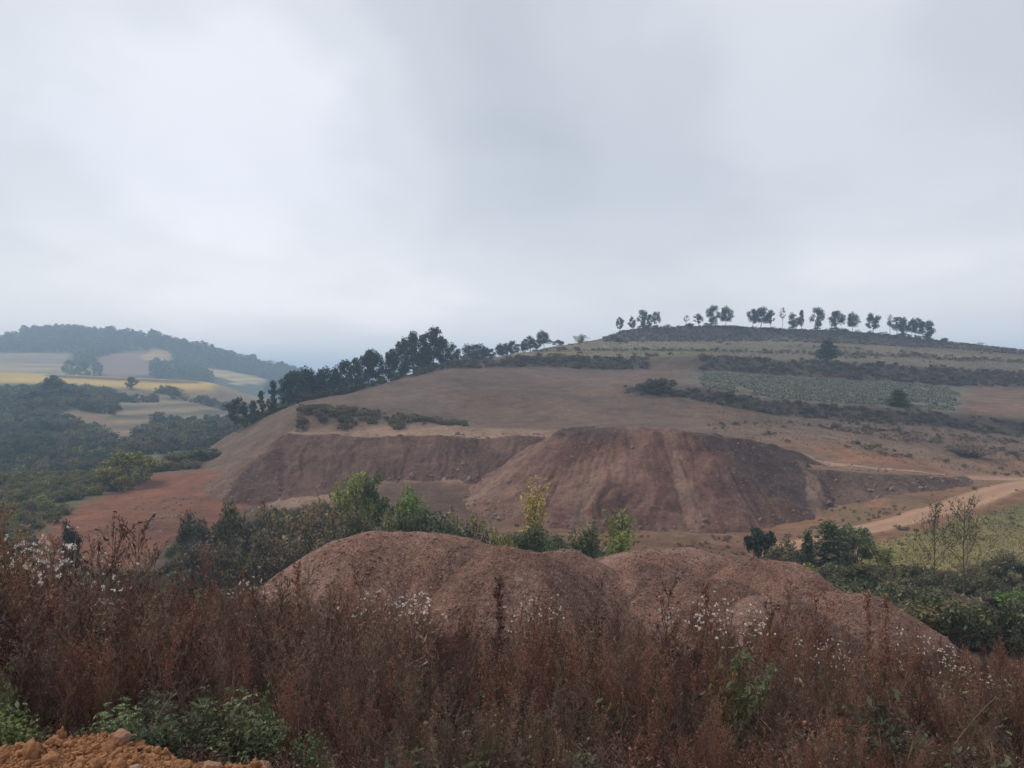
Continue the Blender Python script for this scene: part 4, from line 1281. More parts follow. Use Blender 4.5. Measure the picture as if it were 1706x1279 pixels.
for (px, Yd, tp, hw, pat, c, nm, lb) in vb:
    x = (px - CX) / FPX * Yd
    z = float(top_z(np.array(x), np.array(float(Yd)))) - 0.10
    h = max(zat(tp, Yd) - z, 0.8)
    me = pat[1]
    vx = np.empty(len(me.vertices) * 3, np.float32); me.vertices.foreach_get('co', vx)
    half = np.percentile(np.abs(vx.reshape(-1, 3)[:, 0]), 96); topz = np.percentile(vx.reshape(-1, 3)[:, 2], 99.7)
    w = hw / FPX * Yd / half
    isT = nm in ('young_tree', 'conifer')
    plant(nm, pat, (x, Yd, z), h / topz, w, [v * q * rs.uniform(0.9, 1.1) for v, q in zip(c, (1.45, 1.32, 1.1))], lb, {'young_tree': 'tree', 'conifer': 'conifer', 'bush': 'bush', 'bamboo_clump': 'bamboo'}[nm],
          {'young_tree': 'young trees in the valley', 'conifer': 'conifers', 'bush': 'valley and bank bushes', 'bamboo_clump': 'bamboo clumps'}[nm], rs.random() * 6.28, 'tree' if isT else 'bush')

OPEN = [make_openbranch(101, 460, 0.0075), make_openbranch(102, 520, 0.008)]
for (px, Yd, tp, pat, w, lb) in ((1556, 50, 838, OPEN[1], 0.85, 'slimmer of the twin bare trees with rising branches below the meadow'),
                                 (1605, 48, 834, OPEN[0], 1.0, 'taller of the twin bare trees with rising branches below the meadow')):
    x = (px - CX) / FPX * Yd; z = float(A.z(x, Yd)) - 0.1; h = zat(tp, Yd) - z
    plant('bare_tree', pat, (x, Yd, z), h, h * w * 0.95, (0.075, 0.08, 0.04), lb, 'tree', 'twin bare trees', 0.25)
x = (986 - CX) / FPX * 61; z = float(A.z(x, 61)) - 0.1
plant('bare_pole_tree', make_bare(111), (x, 61, z), zat(822, 61) - z, 6.0, (0.07, 0.08, 0.04), 'thin bare pole-like tree standing before the largest spoil heap', 'tree')

# lone trees on the opposite slope
for (px, Yd, tp, hw, pat, c, lb) in ((218, 404, 628, 8, EUC_DENSE[0], DG, 'lone dark tree on the edge of the golden terrace'),
                                     (85, 330, 626, 16, EUC_DENSE[1], (0.035, 0.05, 0.035), 'tall tree crowning the wooded knoll below the golden terrace'),
                                     (105, 325, 644, 20, EUC_DENSE[2], DG, 'spreading tree beside the tall knoll tree'),
                                     (62, 318, 650, 20, EUC_DENSE[0], DG, 'dark tree on the near side of the wooded knoll'),
                                     (135, 322, 660, 20, EUC_DENSE[1], DG, 'lower tree at the end of the wooded knoll'),
                                     (118, 640, 600, 9, EUC[2], DG, 'hazy tree on the pale terraces, beside the orange bank'),
                                     (140, 645, 602, 10, EUC_DENSE[0], DG, 'hazy bushy tree on the pale terraces'),
                                     (163, 650, 602, 8, EUC[0], DG, 'hazy small tree at the end of the pale terraces')):
    x = (px - CX) / FPX * Yd
    z = float((B if Yd < 560 else Cc).z(x, Yd)) - 0.3
    h = max(zat(tp, Yd) - z, 5)
    plant('slope_tree', pat, (x, Yd, z), h, hw / FPX * Yd / 0.27, c, lb, 'tree', 'trees on the opposite slope', rs.random() * 6.28)

# ------------------------------------------------------------------ scrub, crops, woods and grass that nobody could count
def land_points(land, n, pxr, yr, mask, seed, zf=None):
    rng = np.random.default_rng(seed)
    px = rng.uniform(*pxr, n)
    Yq = np.sqrt(rng.uniform(yr[0] ** 2, yr[1] ** 2, n))
    x = (px - CX) / FPX * Yq
    t = land.t(x, Yq)
    k = mask(px, Yq, t, x)
    x, Yq = x[k], Yq[k]
    z = (zf or land.z)(x, Yq)
    return np.stack([x, Yq, z], 1), px[k], rng


ML = {nm: mat_leaf('foliage_' + nm, c, 0.6, 0.25, 0.4, 1.25) for nm, c in {
    'dull': (0.115, 0.106, 0.060), 'dark': (0.080, 0.086, 0.046), 'brown': (0.135, 0.090, 0.065), 'purple': (0.110, 0.074, 0.062), 'yellow': (0.150, 0.150, 0.052), 'crop': (0.155, 0.160, 0.120), 'slope': (0.078, 0.088, 0.056),
    'straw': (0.200, 0.140, 0.092), 'far': (0.060, 0.070, 0.050), 'olive': (0.140, 0.122, 0.058)}.items()}
small = [make_bush(120 + i, 420, 0.075, 0.7, 12, nclump=9, clump_r=(0.18, 0.3)) for i in range(3)]
midb = [make_bush(130 + i, 1100, 0.050, 0.6, 22, nclump=14, clump_r=(0.14, 0.26)) for i in range(3)]
twig = [make_bush(140 + i, 380, 0.035, 0.6, 60, nclump=16, clump_r=(0.12, 0.24)) for i in range(2)]


def bset(*pairs):
    return variants([joined(p, ML[c]) for p, c in pairs])


def bushes(name, pts, rng, coll, nv, hr, wr, label, cat, seed=0, zs=None):
    n = len(pts)
    h = rng.uniform(*hr, n) * (1 if zs is None else zs); w = h * rng.uniform(*wr, n)
    pts = pts.copy(); pts[:, 2] -= 0.06
    return scatter(name, pts, rnd_rot(rng, n, 0.09), np.stack([w, w, h], 1), coll, nv, seed, label, cat)


# valley bottom
meadow = [(1425, 912), (1500, 892), (1706, 838), (3600, 820), (3600, 970), (1706, 962), (1420, 962)]
redf = [(60, 900), (95, 872), (140, 838), (205, 808), (255, 788), (345, 780), (470, 800), (420, 905), (270, 880), (130, 905)]


def vmask(px, Y, t, x):
    py = CY - A.z(x, Y) / Y * FPX
    clump = fbm(x / 6, Y / 6, 3, 401) > -0.35
    k = ((px < 470) & (Y > 26) & (Y < 92)) | ((px >= 450) & (px < 1000) & (Y > 40) & (Y < 80)) | ((px >= 1000) & (px < 1290) & (Y > 42) & (Y < 62)) | ((px >= 1290) & (Y > 29) & (Y < 64))
    k &= ~inpoly(px, py, meadow) & ~inpoly(px, py, redf) & clump & ~((px < 300) & (Y > 62) & (px > 60))
    return k


pts, px, rng = land_points(A, 5200, (-260, 1980), (26, 92), vmask, 400)
bushes('valley_undergrowth', pts, rng, bset((midb[0], 'dull'), (midb[1], 'dark'), (twig[0], 'brown'), (midb[2], 'olive'), (twig[1], 'dull'), (midb[0], 'dark')), 6, (0.7, 1.9), (0.7, 1.3), 'dull green and brown undergrowth filling the valley floor', 'undergrowth', 1)

pts, px, rng = land_points(A, 3000, (290, 1010), (60, 106), lambda px, Y, t, x: (fbm(x / 5, Y / 5, 3, 405) > np.where(Y > 84, 0.12, np.where(px > 930, 0.25, -0.15))) & ((Y < 84) | (px < 740)) & (top_z(x, Y) < A.z(x, Y) + 0.05) & ~inpoly(px, CY - A.z(x, Y) / Y * FPX, redf), 404)
bushes('valley_brush', pts, rng, bset((midb[0], 'olive'), (midb[1], 'dull'), (twig[0], 'brown'), (midb[2], 'yellow'), (twig[1], 'olive'), (midb[1], 'dark'), (twig[0], 'olive')), 7, (0.8, 2.7), (0.6, 1.0), 'olive and brown brush lining the stream before the spoil heaps', 'brush', 8)
pts, px, rng = land_points(A, 1500, (600, 1700), (76, 112), lambda px, Y, t, x: (fbm(x / 4, Y / 4, 3, 407) > 0.1) & (top_z(x, Y) < A.z(x, Y) + 0.05) & ~((px > 1290) & (np.abs(Y - np.interp(px, [1250, 1400, 1480, 1560, 1640, 1706], [84, 85.5, 90, 97, 106, 114])) < 3.2)), 406)
bushes('wasteland_weeds', pts, rng, bset((twig[0], 'brown'), (small[0], 'olive'), (twig[1], 'olive'), (small[1], 'straw')), 4, (0.12, 0.5), (0.9, 1.6), 'low dry weeds dotted over the bare orange ground', 'weeds', 9)
pts, px, rng = land_points(A, 2600, (-300, 330), (70, 165), lambda px, Y, t, x: (~inpoly(px, CY - A.z(x, Y) / Y * FPX, redf)) & (((px < 190) & (Y > 112)) | (px < 35) | ((px < 130) & (Y > 96)) | (Y > 138)) & (fbm(x / 9, Y / 9, 3, 411) > -0.3), 410)
bushes('field_edge_scrub', pts, rng, bset((midb[0], 'yellow'), (midb[1], 'yellow'), (midb[2], 'olive'), (twig[0], 'brown')), 4, (0.7, 2.0), (0.8, 1.4), 'yellow-green scrub along the edge of the red field', 'scrub', 2)

# opposite slope
def bmask(px, Y, t, x):
    nzv = fbm(x / 26, Y / 18, 4, 421)
    py = CY - B.z(x, Y) / Y * FPX
    open_ = inpoly(px, py, [(90, 690), (120, 680), (170, 690), (215, 705), (225, 720), (190, 735), (140, 715)])
    return (t < np.where(px < 220, 4.5, 5.0)) & (nzv > np.where(px < 190, -0.40, np.where(Y > 270, 0.34, 0.12))) & ~open_


pts, px, rng = land_points(B, 5600, (-260, 470), (178, 400), bmask, 420)
bushes('slope_scrub', pts, rng, bset((midb[0], 'slope'), (midb[1], 'far'), (small[0], 'dull'), (midb[2], 'slope'), (small[2], 'olive'), (twig[0], 'brown')), 6, (1.3, 4.6), (0.7, 1.2), 'dark green scrub and young trees covering the opposite slope', 'scrub', 3, None)

# ridge wood
fart = [make_euc(150 + i, 0.12, 0.30, 260, 0.06, 1.5) for i in range(3)]


def cmask(px, Y, t, x):
    py = CY - Cc.z(x, Y) / Y * FPX
    k = (t > 1.0) & (t < 4.4) & ~((px < 125) & (py > 588))
    for poly, c in RIDGE_OPEN:
        k &= ~inpoly(px, py, poly) & ~inpoly(px, py - 6, poly) & ~inpoly(px, py - 12, poly)
    k &= (fbm(x / 50, Y / 50, 3, 431) > -0.42)
    return k


pts, px, rng = land_points(Cc, 6500, (-500, 620), (690, 1010), cmask, 430)
big = 1 + 0.35 * (fbm(pts[:, 0] / 22, pts[:, 1] / 22, 2, 433) > 0.25)
bushes('ridge_wood', pts, rng, bset((fart[0], 'far'), (fart[1], 'far'), (fart[2], 'dark')), 3, (5, 10.5), (0.9, 1.5), 'hazy blue-green wood covering the distant ridge', 'wood', 4, big)

# scrub on the terrace banks of the hill
def rng_edge(px, t):
    return (t + 0.5 * np.sin(px / 9.0) * np.cos(px / 23.0) > 7.25) & (px + 40 * np.sin(t * 5) < 765)


def strip(name, n, pxr, yr, f, mats, hr, label, seed):
    pts, px, rng = land_points(A, n, pxr, yr, f, seed)
    return bushes(name, pts, rng, bset(*mats), len(mats), hr, (0.9, 1.8), label, 'scrub', seed)


strip('bank_scrub', 5200, (1040, 1900), (150, 190), lambda px, Y, t, x: (t > 8.95) & (t < 9.85) & (fbm(x / 7, Y / 5, 3, 441) > -0.5), ((small[0], 'dull'), (small[1], 'brown'), (twig[0], 'purple'), (small[2], 'dull'), (small[1], 'purple')), (0.35, 1.0),
      'dark bramble scrub on the bank below the vegetable field', 440)
strip('bank_scrub', 6500, (690, 1900), (200, 245), lambda px, Y, t, x: (t > 11.0) & (t < 11.95) & ((px < 1080) | (px > 1165)) & (fbm(x / 8, Y / 5, 3, 451) > np.where(px < 1080, -0.6, -0.35)), ((small[0], 'dull'), (small[1], 'purple'), (twig[0], 'purple'), (small[2], 'brown'), (small[1], 'dull'), (small[0], 'purple')), (0.4, 1.35),
      'dark scrub on the long bank above the fallow and vegetable fields', 450)
strip('bank_scrub', 1500, (496, 775), (136, 151), lambda px, Y, t, x: (t > 6.95) & (t < 8.02) & (fbm(x / 3, Y / 3, 4, 461) > -0.16) & (rng_edge(px, t)), ((small[0], 'olive'), (twig[0], 'brown'), (twig[1], 'olive'), (twig[1], 'straw'), (small[1], 'brown'), (small[2], 'dull')), (0.3, 1.25),
      'grey-brown scrub on the short bank above the spoil bench track', 460)
strip('crest_scrub', 5200, (1005, 1800), (296, 332), lambda px, Y, t, x: (t > 13.9) & (t < 15.2), ((small[0], 'purple'), (small[1], 'purple'), (twig[0], 'purple'), (small[2], 'dull')), (0.25, 0.8),
      'dark purplish scrub covering the hilltop bank under the crest trees', 470)
strip('crest_brush', 900, (1010, 1800), (318, 330), lambda px, Y, t, x: (np.abs(t - 15.0) < 0.05) & (fbm(x / 5, Y / 5, 3, 475) > 0.0), ((midb[0], 'dark'), (twig[0], 'brown'), (small[0], 'dull')), (0.5, 2.2),
      'ragged brush between the trunks of the crest trees', 475)
strip('terrace_scrub', 1800, (860, 1760), (240, 312), lambda px, Y, t, x: ((t > 12.72) & (t < 13.1)) | ((t > 11.9) & (t < 14) & (fbm(x / 12, Y / 6, 3, 481) > 0.38)), ((small[0], 'olive'), (small[1], 'brown'), (twig[0], 'purple')), (0.4, 1.2),
      'thin brown scrub between the grassy terraces under the hilltop', 480)
strip('slope_brush', 1500, (1180, 1800), (122, 172), lambda px, Y, t, x: (t > 6.9) & (t < 8.95) & (fbm(x / 9, Y / 7, 3, 491) > 0.12), ((small[0], 'brown'), (twig[0], 'brown'), (small[2], 'olive'), (small[1], 'straw')), (0.2, 0.8),
      'low brown brush dotted over the dry slope behind the track', 490)
strip('windbreak_undergrowth', 900, (395, 780), (164, 240), lambda px, Y, t, x: (np.abs(Y - np.interp(px, [394, 505, 593, 670, 757], [167, 181, 197, 213, 231])) < 4.5), ((midb[0], 'dark'), (midb[1], 'dull'), (small[0], 'dark')), (0.8, 3.0),
      'dark undergrowth between the windbreak trunks', 500)

# dry grass on the hill
def make_tuft(seed, n=16, w=0.035):
    rng = np.random.default_rng(seed)
    segs = []
    for i in range(n):
        a = rng.random() * 6.283; r = rng.uniform(0.05, 0.5)
        b = np.array([rng.normal() * 0.08, rng.normal() * 0.08, -0.02]); m = b + np.array([math.cos(a) * r * .4, math.sin(a) * r * .4, 0.6]); e = b + np.array([math.cos(a) * r, math.sin(a) * r, rng.uniform(0.5, 1.0)])
        segs += [(b, m, w, w * 0.8), (m, e, w * 0.8, w * 0.2)]
    V, F = ribbons(segs, rng, False)
    return V, F, np.repeat(rng.random((len(V) // 4, 3)), 4, 0)


tv = variants([mesh('tuft', *make_tuft(160 + i)[:2], ML['straw'], False, make_tuft(160 + i)[2], 'leaf') for i in range(3)])
pts, px, rng = land_points(A, 26000, (330, 1800), (118, 312), lambda px, Y, t, x: (((t > 7.1) & (t < 9) & (px > 1180)) | ((t > 12) & (t < 14))), 510)
n = len(pts); hh = rng.uniform(0.15, 0.38, n)
scatter('dry_grass', pts, rnd_rot(rng, n, 0.15), np.stack([hh * 1.2, hh * 1.2, hh], 1), tv, 3, 5, 'dry straw-coloured grass dotted over the hill terraces', 'grass')
pts, px, rng = land_points(A, 9000, (1400, 1950), (62, 108), lambda px, Y, t, x: inpoly(px, CY - A.z(x, Y) / Y * FPX, meadow), 512)
n = len(pts); hh = rng.uniform(0.08, 0.2, n)
mt = mat_leaf('foliage_meadow', (0.200, 0.160, 0.066), 0.4, 0.3, 0.25)
tv2 = variants([mesh('tuft', *make_tuft(170 + i)[:2], mt, False, make_tuft(170 + i)[2], 'leaf') for i in range(3)])
scatter('meadow_grass', pts, rnd_rot(rng, n, 0.2), np.stack([hh * 1.5, hh * 1.5, hh], 1), tv2, 3, 6, 'yellow-green grass of the small meadow below the dirt track', 'grass')

# vegetable field in rows
rng = np.random.default_rng(520)
rows = []
for k in range(120):
    s0 = np.arange(0, 130, 0.62)
    yy = 160 + k * 0.75 + 0 * s0 + 0.1 * rng.normal(size=len(s0)); xx = 30 + s0 * 0.75 + 0.08 * rng.normal(size=len(s0))
    rows.append(np.stack([xx, yy], 1))
q = np.concatenate(rows)
pxq = q[:, 0] / q[:, 1] * FPX + CX
tq = A.t(q[:, 0], q[:, 1])
k = (tq > 10.05) & (tq < 10.95) & (pxq > 1168 + 10 * fbm(q[:, 0] / 6, q[:, 1] / 6, 2, 3)) & (pxq < 1592 - 0.0 * pxq + 22 * fbm(q[:, 0] / 4, q[:, 1] / 4, 3, 5)) & (fbm(q[:, 0] / 7, q[:, 1] / 7, 3, 521) > -0.35)
q = q[k]
pts = np.stack([q[:, 0], q[:, 1], A.z(q[:, 0], q[:, 1])], 1)
n = len(pts); hh = rng.uniform(0.22, 0.42, n)
crop = []
for i in range(3):
    r2 = np.random.default_rng(180 + i)
    v, f, c = leaf_quads(r2, r2.normal(size=(16, 3)) * [0.35, 0.35, 0.22] + [0, 0, 0.5], 0.42, 0.7, 0.8)
    crop.append(mesh('cabbage', v, f, ML['crop'], False, c, 'leaf'))
scatter('vegetable_crop', pts, rnd_rot(rng, n, 0.1), np.stack([hh, hh, hh], 1), variants(crop), 3, 7, 'rows of blue-green vegetables in the terraced field', 'crop')

rng = np.random.default_rng(525)
yq = []
for k in range(9):
    for j in range(16):
        Yd = 186 + j * 0.55 + rng.normal() * 0.1; pxk = 1330 + k * 12.5 + j * 1.3 + rng.normal() * 0.8
        yq.append(((pxk - CX) / FPX * Yd, Yd))
yq = np.array(yq); n = len(yq); hh = rng.uniform(0.35, 0.7, n)
scatter('yellowed_stalks', np.stack([yq[:, 0], yq[:, 1], A.z(yq[:, 0], yq[:, 1])], 1), rnd_rot(rng, n, 0.15), np.stack([hh, hh, hh], 1), tv, 3, 11, 'short rows of yellowed stalks in the middle of the vegetable field', 'crop')

# ------------------------------------------------------------------ stones
def make_rock(seed, mat, rough=0.22, sub=1, flatten=0.75):
    rng = np.random.default_rng(seed)
    ph = (1 + 5 ** 0.5) / 2
    v = np.array([(-1, ph, 0), (1, ph, 0), (-1, -ph, 0), (1, -ph, 0), (0, -1, ph), (0, 1, ph), (0, -1, -ph), (0, 1, -ph), (ph, 0, -1), (ph, 0, 1), (-ph, 0, -1), (-ph, 0, 1)], float)
    f = [(0, 11, 5), (0, 5, 1), (0, 1, 7), (0, 7, 10), (0, 10, 11), (1, 5, 9), (5, 11, 4), (11, 10, 2), (10, 7, 6), (7, 1, 8), (3, 9, 4), (3, 4, 2), (3, 2, 6), (3, 6, 8), (3, 8, 9), (4, 9, 5), (2, 4, 11), (6, 2, 10), (8, 6, 7), (9, 8, 1)]
    v = list(v / np.linalg.norm(v[0]))
    for _ in range(sub):
        cache = {}; nf = []
        def mid(a, b):
            key = (min(a, b), max(a, b))
            if key not in cache:
                m = v[a] + v[b]; v.append(m / np.linalg.norm(m)); cache[key] = len(v) - 1
            return cache[key]
        for a, b, c in f:
            ab, bc, ca = mid(a, b), mid(b, c), mid(c, a)
            nf += [(a, ab, ca), (b, bc, ab), (c, ca, bc), (ab, bc, ca)]
        f = nf
    v = np.array(v)
    for _ in range(7):                                    # chop facets
        d = rng.normal(size=3); d /= np.linalg.norm(d); cut = rng.uniform(0.55, 0.85)
        e = np.maximum(v @ d - cut, 0); v = v - e[:, None] * d * 0.85
    q3 = rng.normal(size=(3, 3)) * 2.2; ph3 = rng.random(3) * 6.28
    v = v * (1 + rough * rng.normal(size=(len(v), 1)) * 0.5 + rough * np.sin(v @ q3 + ph3).sum(1)[:, None] * 0.55 + rough * 0.5 * np.sin(v @ (q3 * 3.1) + ph3).sum(1)[:, None]) * np.array([1, rng.uniform(0.7, 1.0), flatten * rng.uniform(0.8, 1.1)])
    return mesh('rock', v, np.array(f), mat, False)


def mat_stone(name, c1, c2):
    m, nt = newmat(name)
    oi = nd(nt, 'ShaderNodeObjectInfo'); g = nd(nt, 'ShaderNodeTexCoord').outputs['Object']
    a = noise(nt, g, 2.5, 5, 0.65)
    cc = mixc(nt, c1, c2, oi.outputs['Random'])
    cc = mixc(nt, cc, (0.45, 0.40, 0.38), math_(nt, 'MULTIPLY', a, 0.9), 'MULTIPLY')
    cc = mixc(nt, cc, c2, 0.35)
    return finish(m, nt, cc, 0.95, a, 0.05, 0.5)


M_gr = mat_stone('gravel_stone', (0.11, 0.062, 0.048), (0.32, 0.215, 0.165))
M_rb = mat_stone('rubble_stone', (0.13, 0.080, 0.065), (0.32, 0.23, 0.19))
M_clod = mat_stone('ochre_clod', (0.30, 0.122, 0.052), (0.48, 0.245, 0.125))
M_rock = mat_stone('brown_rock', (0.34, 0.170, 0.105), (0.40, 0.220, 0.145))
gst = variants([make_rock(600 + i, M_gr, 0.2, 0) for i in range(4)])
rst = variants([make_rock(610 + i, M_rb, 0.2, 1) for i in range(3)])
cst = variants([make_rock(620 + i, M_clod, 0.25, 1, 0.85) for i in range(3)])

for i, (h, o) in enumerate(near):
    rng = np.random.default_rng(700 + i)
    nn = 26000 if i in (0, 3) else 15000
    x = rng.uniform(h.gx[0], h.gx[-1], nn); y = rng.uniform(h.gy[0], h.gy[-1], nn)
    z = h.zf(x, y); k = z > A.z(x, y) - 0.05
    dens = fbm(x / 1.2, y / 1.2, 3, 720 + i); k &= rng.random(nn) < 0.55 + 0.6 * dens
    for j, (h2, _) in enumerate(near):
        if j != i:
            ins = (x > h2.gx[0]) & (x < h2.gx[-1]) & (y > h2.gy[0]) & (y < h2.gy[-1])
            k &= ~(ins & (h2.zf(x, y) > z + 0.03))
    p = np.stack([x, y, z], 1)[k]; n = len(p)
    s = np.clip(np.exp(rng.normal(size=n) * 0.5) * 0.024, 0.012, 0.10)
    scatter('gravel', p, rnd_rot(rng, n, 1.0), np.stack([s, s, s], 1), gst, 4, 710 + i, 'loose reddish gravel over the heap', None, o)
for i, (h, o, nn) in enumerate(((main, main_o, 5200), (bench, bench_o, 2600), (wing, wing_o, 1400))):
    rng = np.random.default_rng(740 + i)
    x = rng.uniform(h.gx[0], h.gx[-1], nn); y = rng.uniform(h.gy[0], h.gy[-1], nn)
    z = h.zf(x, y); gz = A.z(x, y); hgt = z - gz
    k = (hgt > -0.05) & (rng.random(nn) < np.where(hgt < 1.2, 1.0, 0.4))
    z = np.maximum(z, gz)
    p = np.stack([x, y, z], 1)[k]; n = len(p)
    s = np.clip(np.exp(rng.normal(size=n) * 0.55) * np.where(hgt[k] < 1.2, 0.16, 0.085), 0.05, 0.55)
    scatter('rubble', p, rnd_rot(rng, n, 1.0), np.stack([s, s, s], 1), rst, 3, 750 + i, 'pale stones strewn down the slope and along its foot', None, o)
# stones thrown on the red field
pts, px, rng = land_points(A, 420, (235, 345), (94, 116), lambda px, Y, t, x: rng_keep(px), 760) if False else land_points(A, 300, (225, 345), (92, 118), lambda px, Y, t, x: fbm(x / 2, Y / 2, 2, 761) > 0.0, 760)
n = len(pts); s = np.clip(np.exp(rng.normal(size=n) * 0.5) * 0.14, 0.06, 0.4)
scatter('field_stones', pts, rnd_rot(rng, n, 1.0), np.stack([s, s, s], 1), rst, 3, 762, 'stones strewn over the near corner of the red field', 'stones')

# ochre clods of the bank: pieces of the bank one by one, and the crumbs between them
rng = np.random.default_rng(800)
clods = [make_rock(630 + i, M_clod, 0.27, 2, 0.85) for i in range(8)]
placed = []
tries = 0
while len(placed) < 295 and tries < 6000:
    tries += 1
    x = rng.uniform(-2.75, -0.8); y = rng.uniform(3.0, 3.95)
    e = float(bank_edge(x))
    if y > e + 0.05 or (x > -1.2 and rng.random() < 0.25):
        continue
    r = float(np.clip(np.exp(rng.normal() * 0.5) * 0.021, 0.010, 0.065))
    if any((x - a) ** 2 + (y - b) ** 2 < ((r + c) * 0.62) ** 2 for a, b, c in placed):
        continue
    placed.append((x, y, r))
    o = obj('clod', clods[int(rng.integers(8))], bank_o, loc=(x, y, float(bankz(x, y)) + r * 0.35))
    o.rotation_euler = tuple(rng.random(3) * 6.28); o.scale = (r, r * rng.uniform(0.75, 1.1), r * rng.uniform(0.7, 1.0))
for x, y, r in ((-0.98, 3.30, 0.035), (-0.72, 3.29, 0.03), (-0.66, 3.28, 0.04), (-0.3, 3.26, 0.03), (-0.22, 3.27, 0.03)):
    o = obj('clod', clods[int(rng.integers(8))], bank_o, loc=(x, y, float(bankz(x, y)) + r * 0.35)); o.scale = (r, r, r * 0.8)
nn = 30000
x = rng.uniform(-3.2, 1.2, nn); y = rng.uniform(2.7, 4.0, nn); k = y < bank_edge(x) + 0.05
p = np.stack([x, y, bankz(x, y)], 1)[k]; n = len(p); s = np.clip(np.exp(rng.normal(size=n) * 0.45) * 0.0085, 0.003, 0.024)
scatter('clod_crumbs', p, rnd_rot(rng, n, 1.0), np.stack([s, s, s], 1), cst, 3, 801, 'ochre crumbs of soil between the clods', None, bank_o)

for (px, py, Yd, r, sx, lb) in ((440, 1203, 3.78, 0.055, 1.15, 'angular brown rock standing at the edge of the weeds beside the leafy shrubs'), (207, 1228, 3.72, 0.05, 1.0, 'rounded brown rock among the clods left of the small dark shrub'),
                                (338, 1226, 3.74, 0.042, 1.1, 'small brown rock under the leafy shrubs'), (225, 1264, 3.42, 0.028, 1.0, 'pale stone lying on the ochre clods'), (350, 1268, 3.42, 0.045, 1.2, 'brown block of earth at the bare edge of the bank')):
    x = (px - CX) / FPX * Yd
    o = obj('rock', make_rock(int(px), M_rock if 'pale' not in lb else mat_stone('pale_stone', (0.4, 0.3, 0.22), (0.5, 0.37, 0.28)), 0.10, 2, 0.9), label=lb, cat='rock', group='rocks on the bank', loc=(x, Yd, float(bankz(x, Yd)) + r * 0.5))
    o.scale = (r * sx, r, r * 1.05); o.rotation_euler = (0.2, 0.3, px)

# ------------------------------------------------------------------ the weeds
M_weed = mat_leaf('dead_weed', (0.245, 0.116, 0.082), 0.6, 0.2, 0.5)
M_weed2 = mat_leaf('dead_weed_grey', (0.225, 0.146, 0.106), 0.6, 0.2, 0.5)
M_weed3 = mat_leaf('dead_weed_dark', (0.100, 0.056, 0.043), 0.55, 0.15, 0.5)
M_weed4 = mat_leaf('dead_weed_rust', (0.27, 0.148, 0.090), 0.6, 0.2, 0.4)
M_straw = mat_leaf('pale_dead_stem', (0.30, 0.215, 0.165), 0.35, 0.1, 0.3)
M_white = mat_leaf('white_tuft', (0.78, 0.70, 0.63), 0.25, 0.3, 0.15)
M_wgreen = mat_leaf('weed_green', (0.105, 0.115, 0.062), 0.5, 0.25, 0.4)


def make_weed(seed, nb=24, spread=0.24, stem=0.0028, seeds=3, twigs=4, lean=0.1, start=0.25, sd=0.010, upright=1.0, aspect=0.45):
    rng = np.random.default_rng(seed)
    top = np.array([rng.normal() * lean, rng.normal() * lean, 1.0])
    path = bent(rng, (0, 0, -0.03), top, 7, 0.012)
    segs = [(path[i], path[i + 1], stem * (1 - i / 8), stem * (1 - (i + 1) / 8)) for i in range(6)]
    pts = []; dirs = []

    def along(f):
        i = min(int(f * 6), 5); return path[i] + (path[i + 1] - path[i]) * (f * 6 - i)
    for i in range(nb):
        f = start + (0.98 - start) * (i + rng.random() * 0.7) / nb
        b = along(f); a = i * 2.4 + rng.normal() * 0.4
        ln = spread * (1.15 - f) * rng.uniform(0.6, 1.25) + 0.04
        d = np.array([math.cos(a), math.sin(a), upright * rng.uniform(0.8, 1.8)]); d /= np.linalg.norm(d)
        m = b + d * ln * 0.5; e = m + (d + np.array([0, 0, 0.3])) * ln * 0.5
        segs += [(b, m, stem * 0.5, stem * 0.4), (m, e, stem * 0.4, stem * 0.22)]
        for k in range(twigs):
            t = rng.uniform(0.25, 1.0); q = b + (e - b) * t
            g = d * 0.6 + rng.normal(size=3) * 0.55; g[2] = abs(g[2]) + 0.2; g /= np.linalg.norm(g)
            r = q + g * ln * rng.uniform(0.2, 0.45)
            segs.append((q, r, stem * 0.3, stem * 0.15))
            tt = rng.uniform(0.3, 1.05, (seeds, 1))
            pts.append(q + (r - q) * tt + rng.normal(size=(seeds, 3)) * 0.006); dirs.append(np.repeat(g[None], seeds, 0))
    V, F = ribbons(segs, rng)
    c = np.repeat(rng.random((len(V) // 4, 3)), 4, 0)
    lv, lf_, lc = leaf_quads(rng, np.concatenate(pts), sd, aspect, 0, 0.4, np.concatenate(dirs))
    return join([(V, F, c), (lv, lf_, lc)])


wmats = [M_weed2, M_weed3, M_weed, M_weed, M_weed3, M_weed, M_weed4, M_weed2]
wp = [make_weed(900 + i, nb=22 + 2 * (i % 4), spread=0.22 + 0.03 * (i % 3), lean=0.08 + 0.06 * (i % 3), upright=1.0 + 0.55 * (i % 3), aspect=0.26, sd=0.0085, seeds=3, twigs=5, stem=0.0036) for i in range(8)]
weedset = variants([mesh('weed', v, f, wmats[i], False, c, 'leaf') for i, (v, f, c) in enumerate(wp)])


def hfac(px):
    return np.interp(px, [-300, 0, 120, 300, 430, 600, 1100, 1300, 1500, 1706, 2100], [1.5, 1.48, 1.40, 1.26, 1.20, 1.03, 1.0, 0.94, 0.82, 0.74, 0.7])


def weed_h(px, y):
    return np.clip(0.28 + 0.34 * (y - 3.7), 0.22, 0.84 + 0.085 * (y - 5)) * hfac(px)


rng = np.random.default_rng(910)
nn = 8800
y = 3.3 + (13.2 - 3.3) * rng.random(nn) ** 0.85
x = rng.uniform(-1, 1, nn) * (0.80 * y + 1.2)
k = (y > bank_edge(x) + 0.10 + 0.15 * rng.random(nn)) & (fbm(x / 0.7, y / 0.7, 3, 911) > -0.14)
px = x / y * FPX + CX
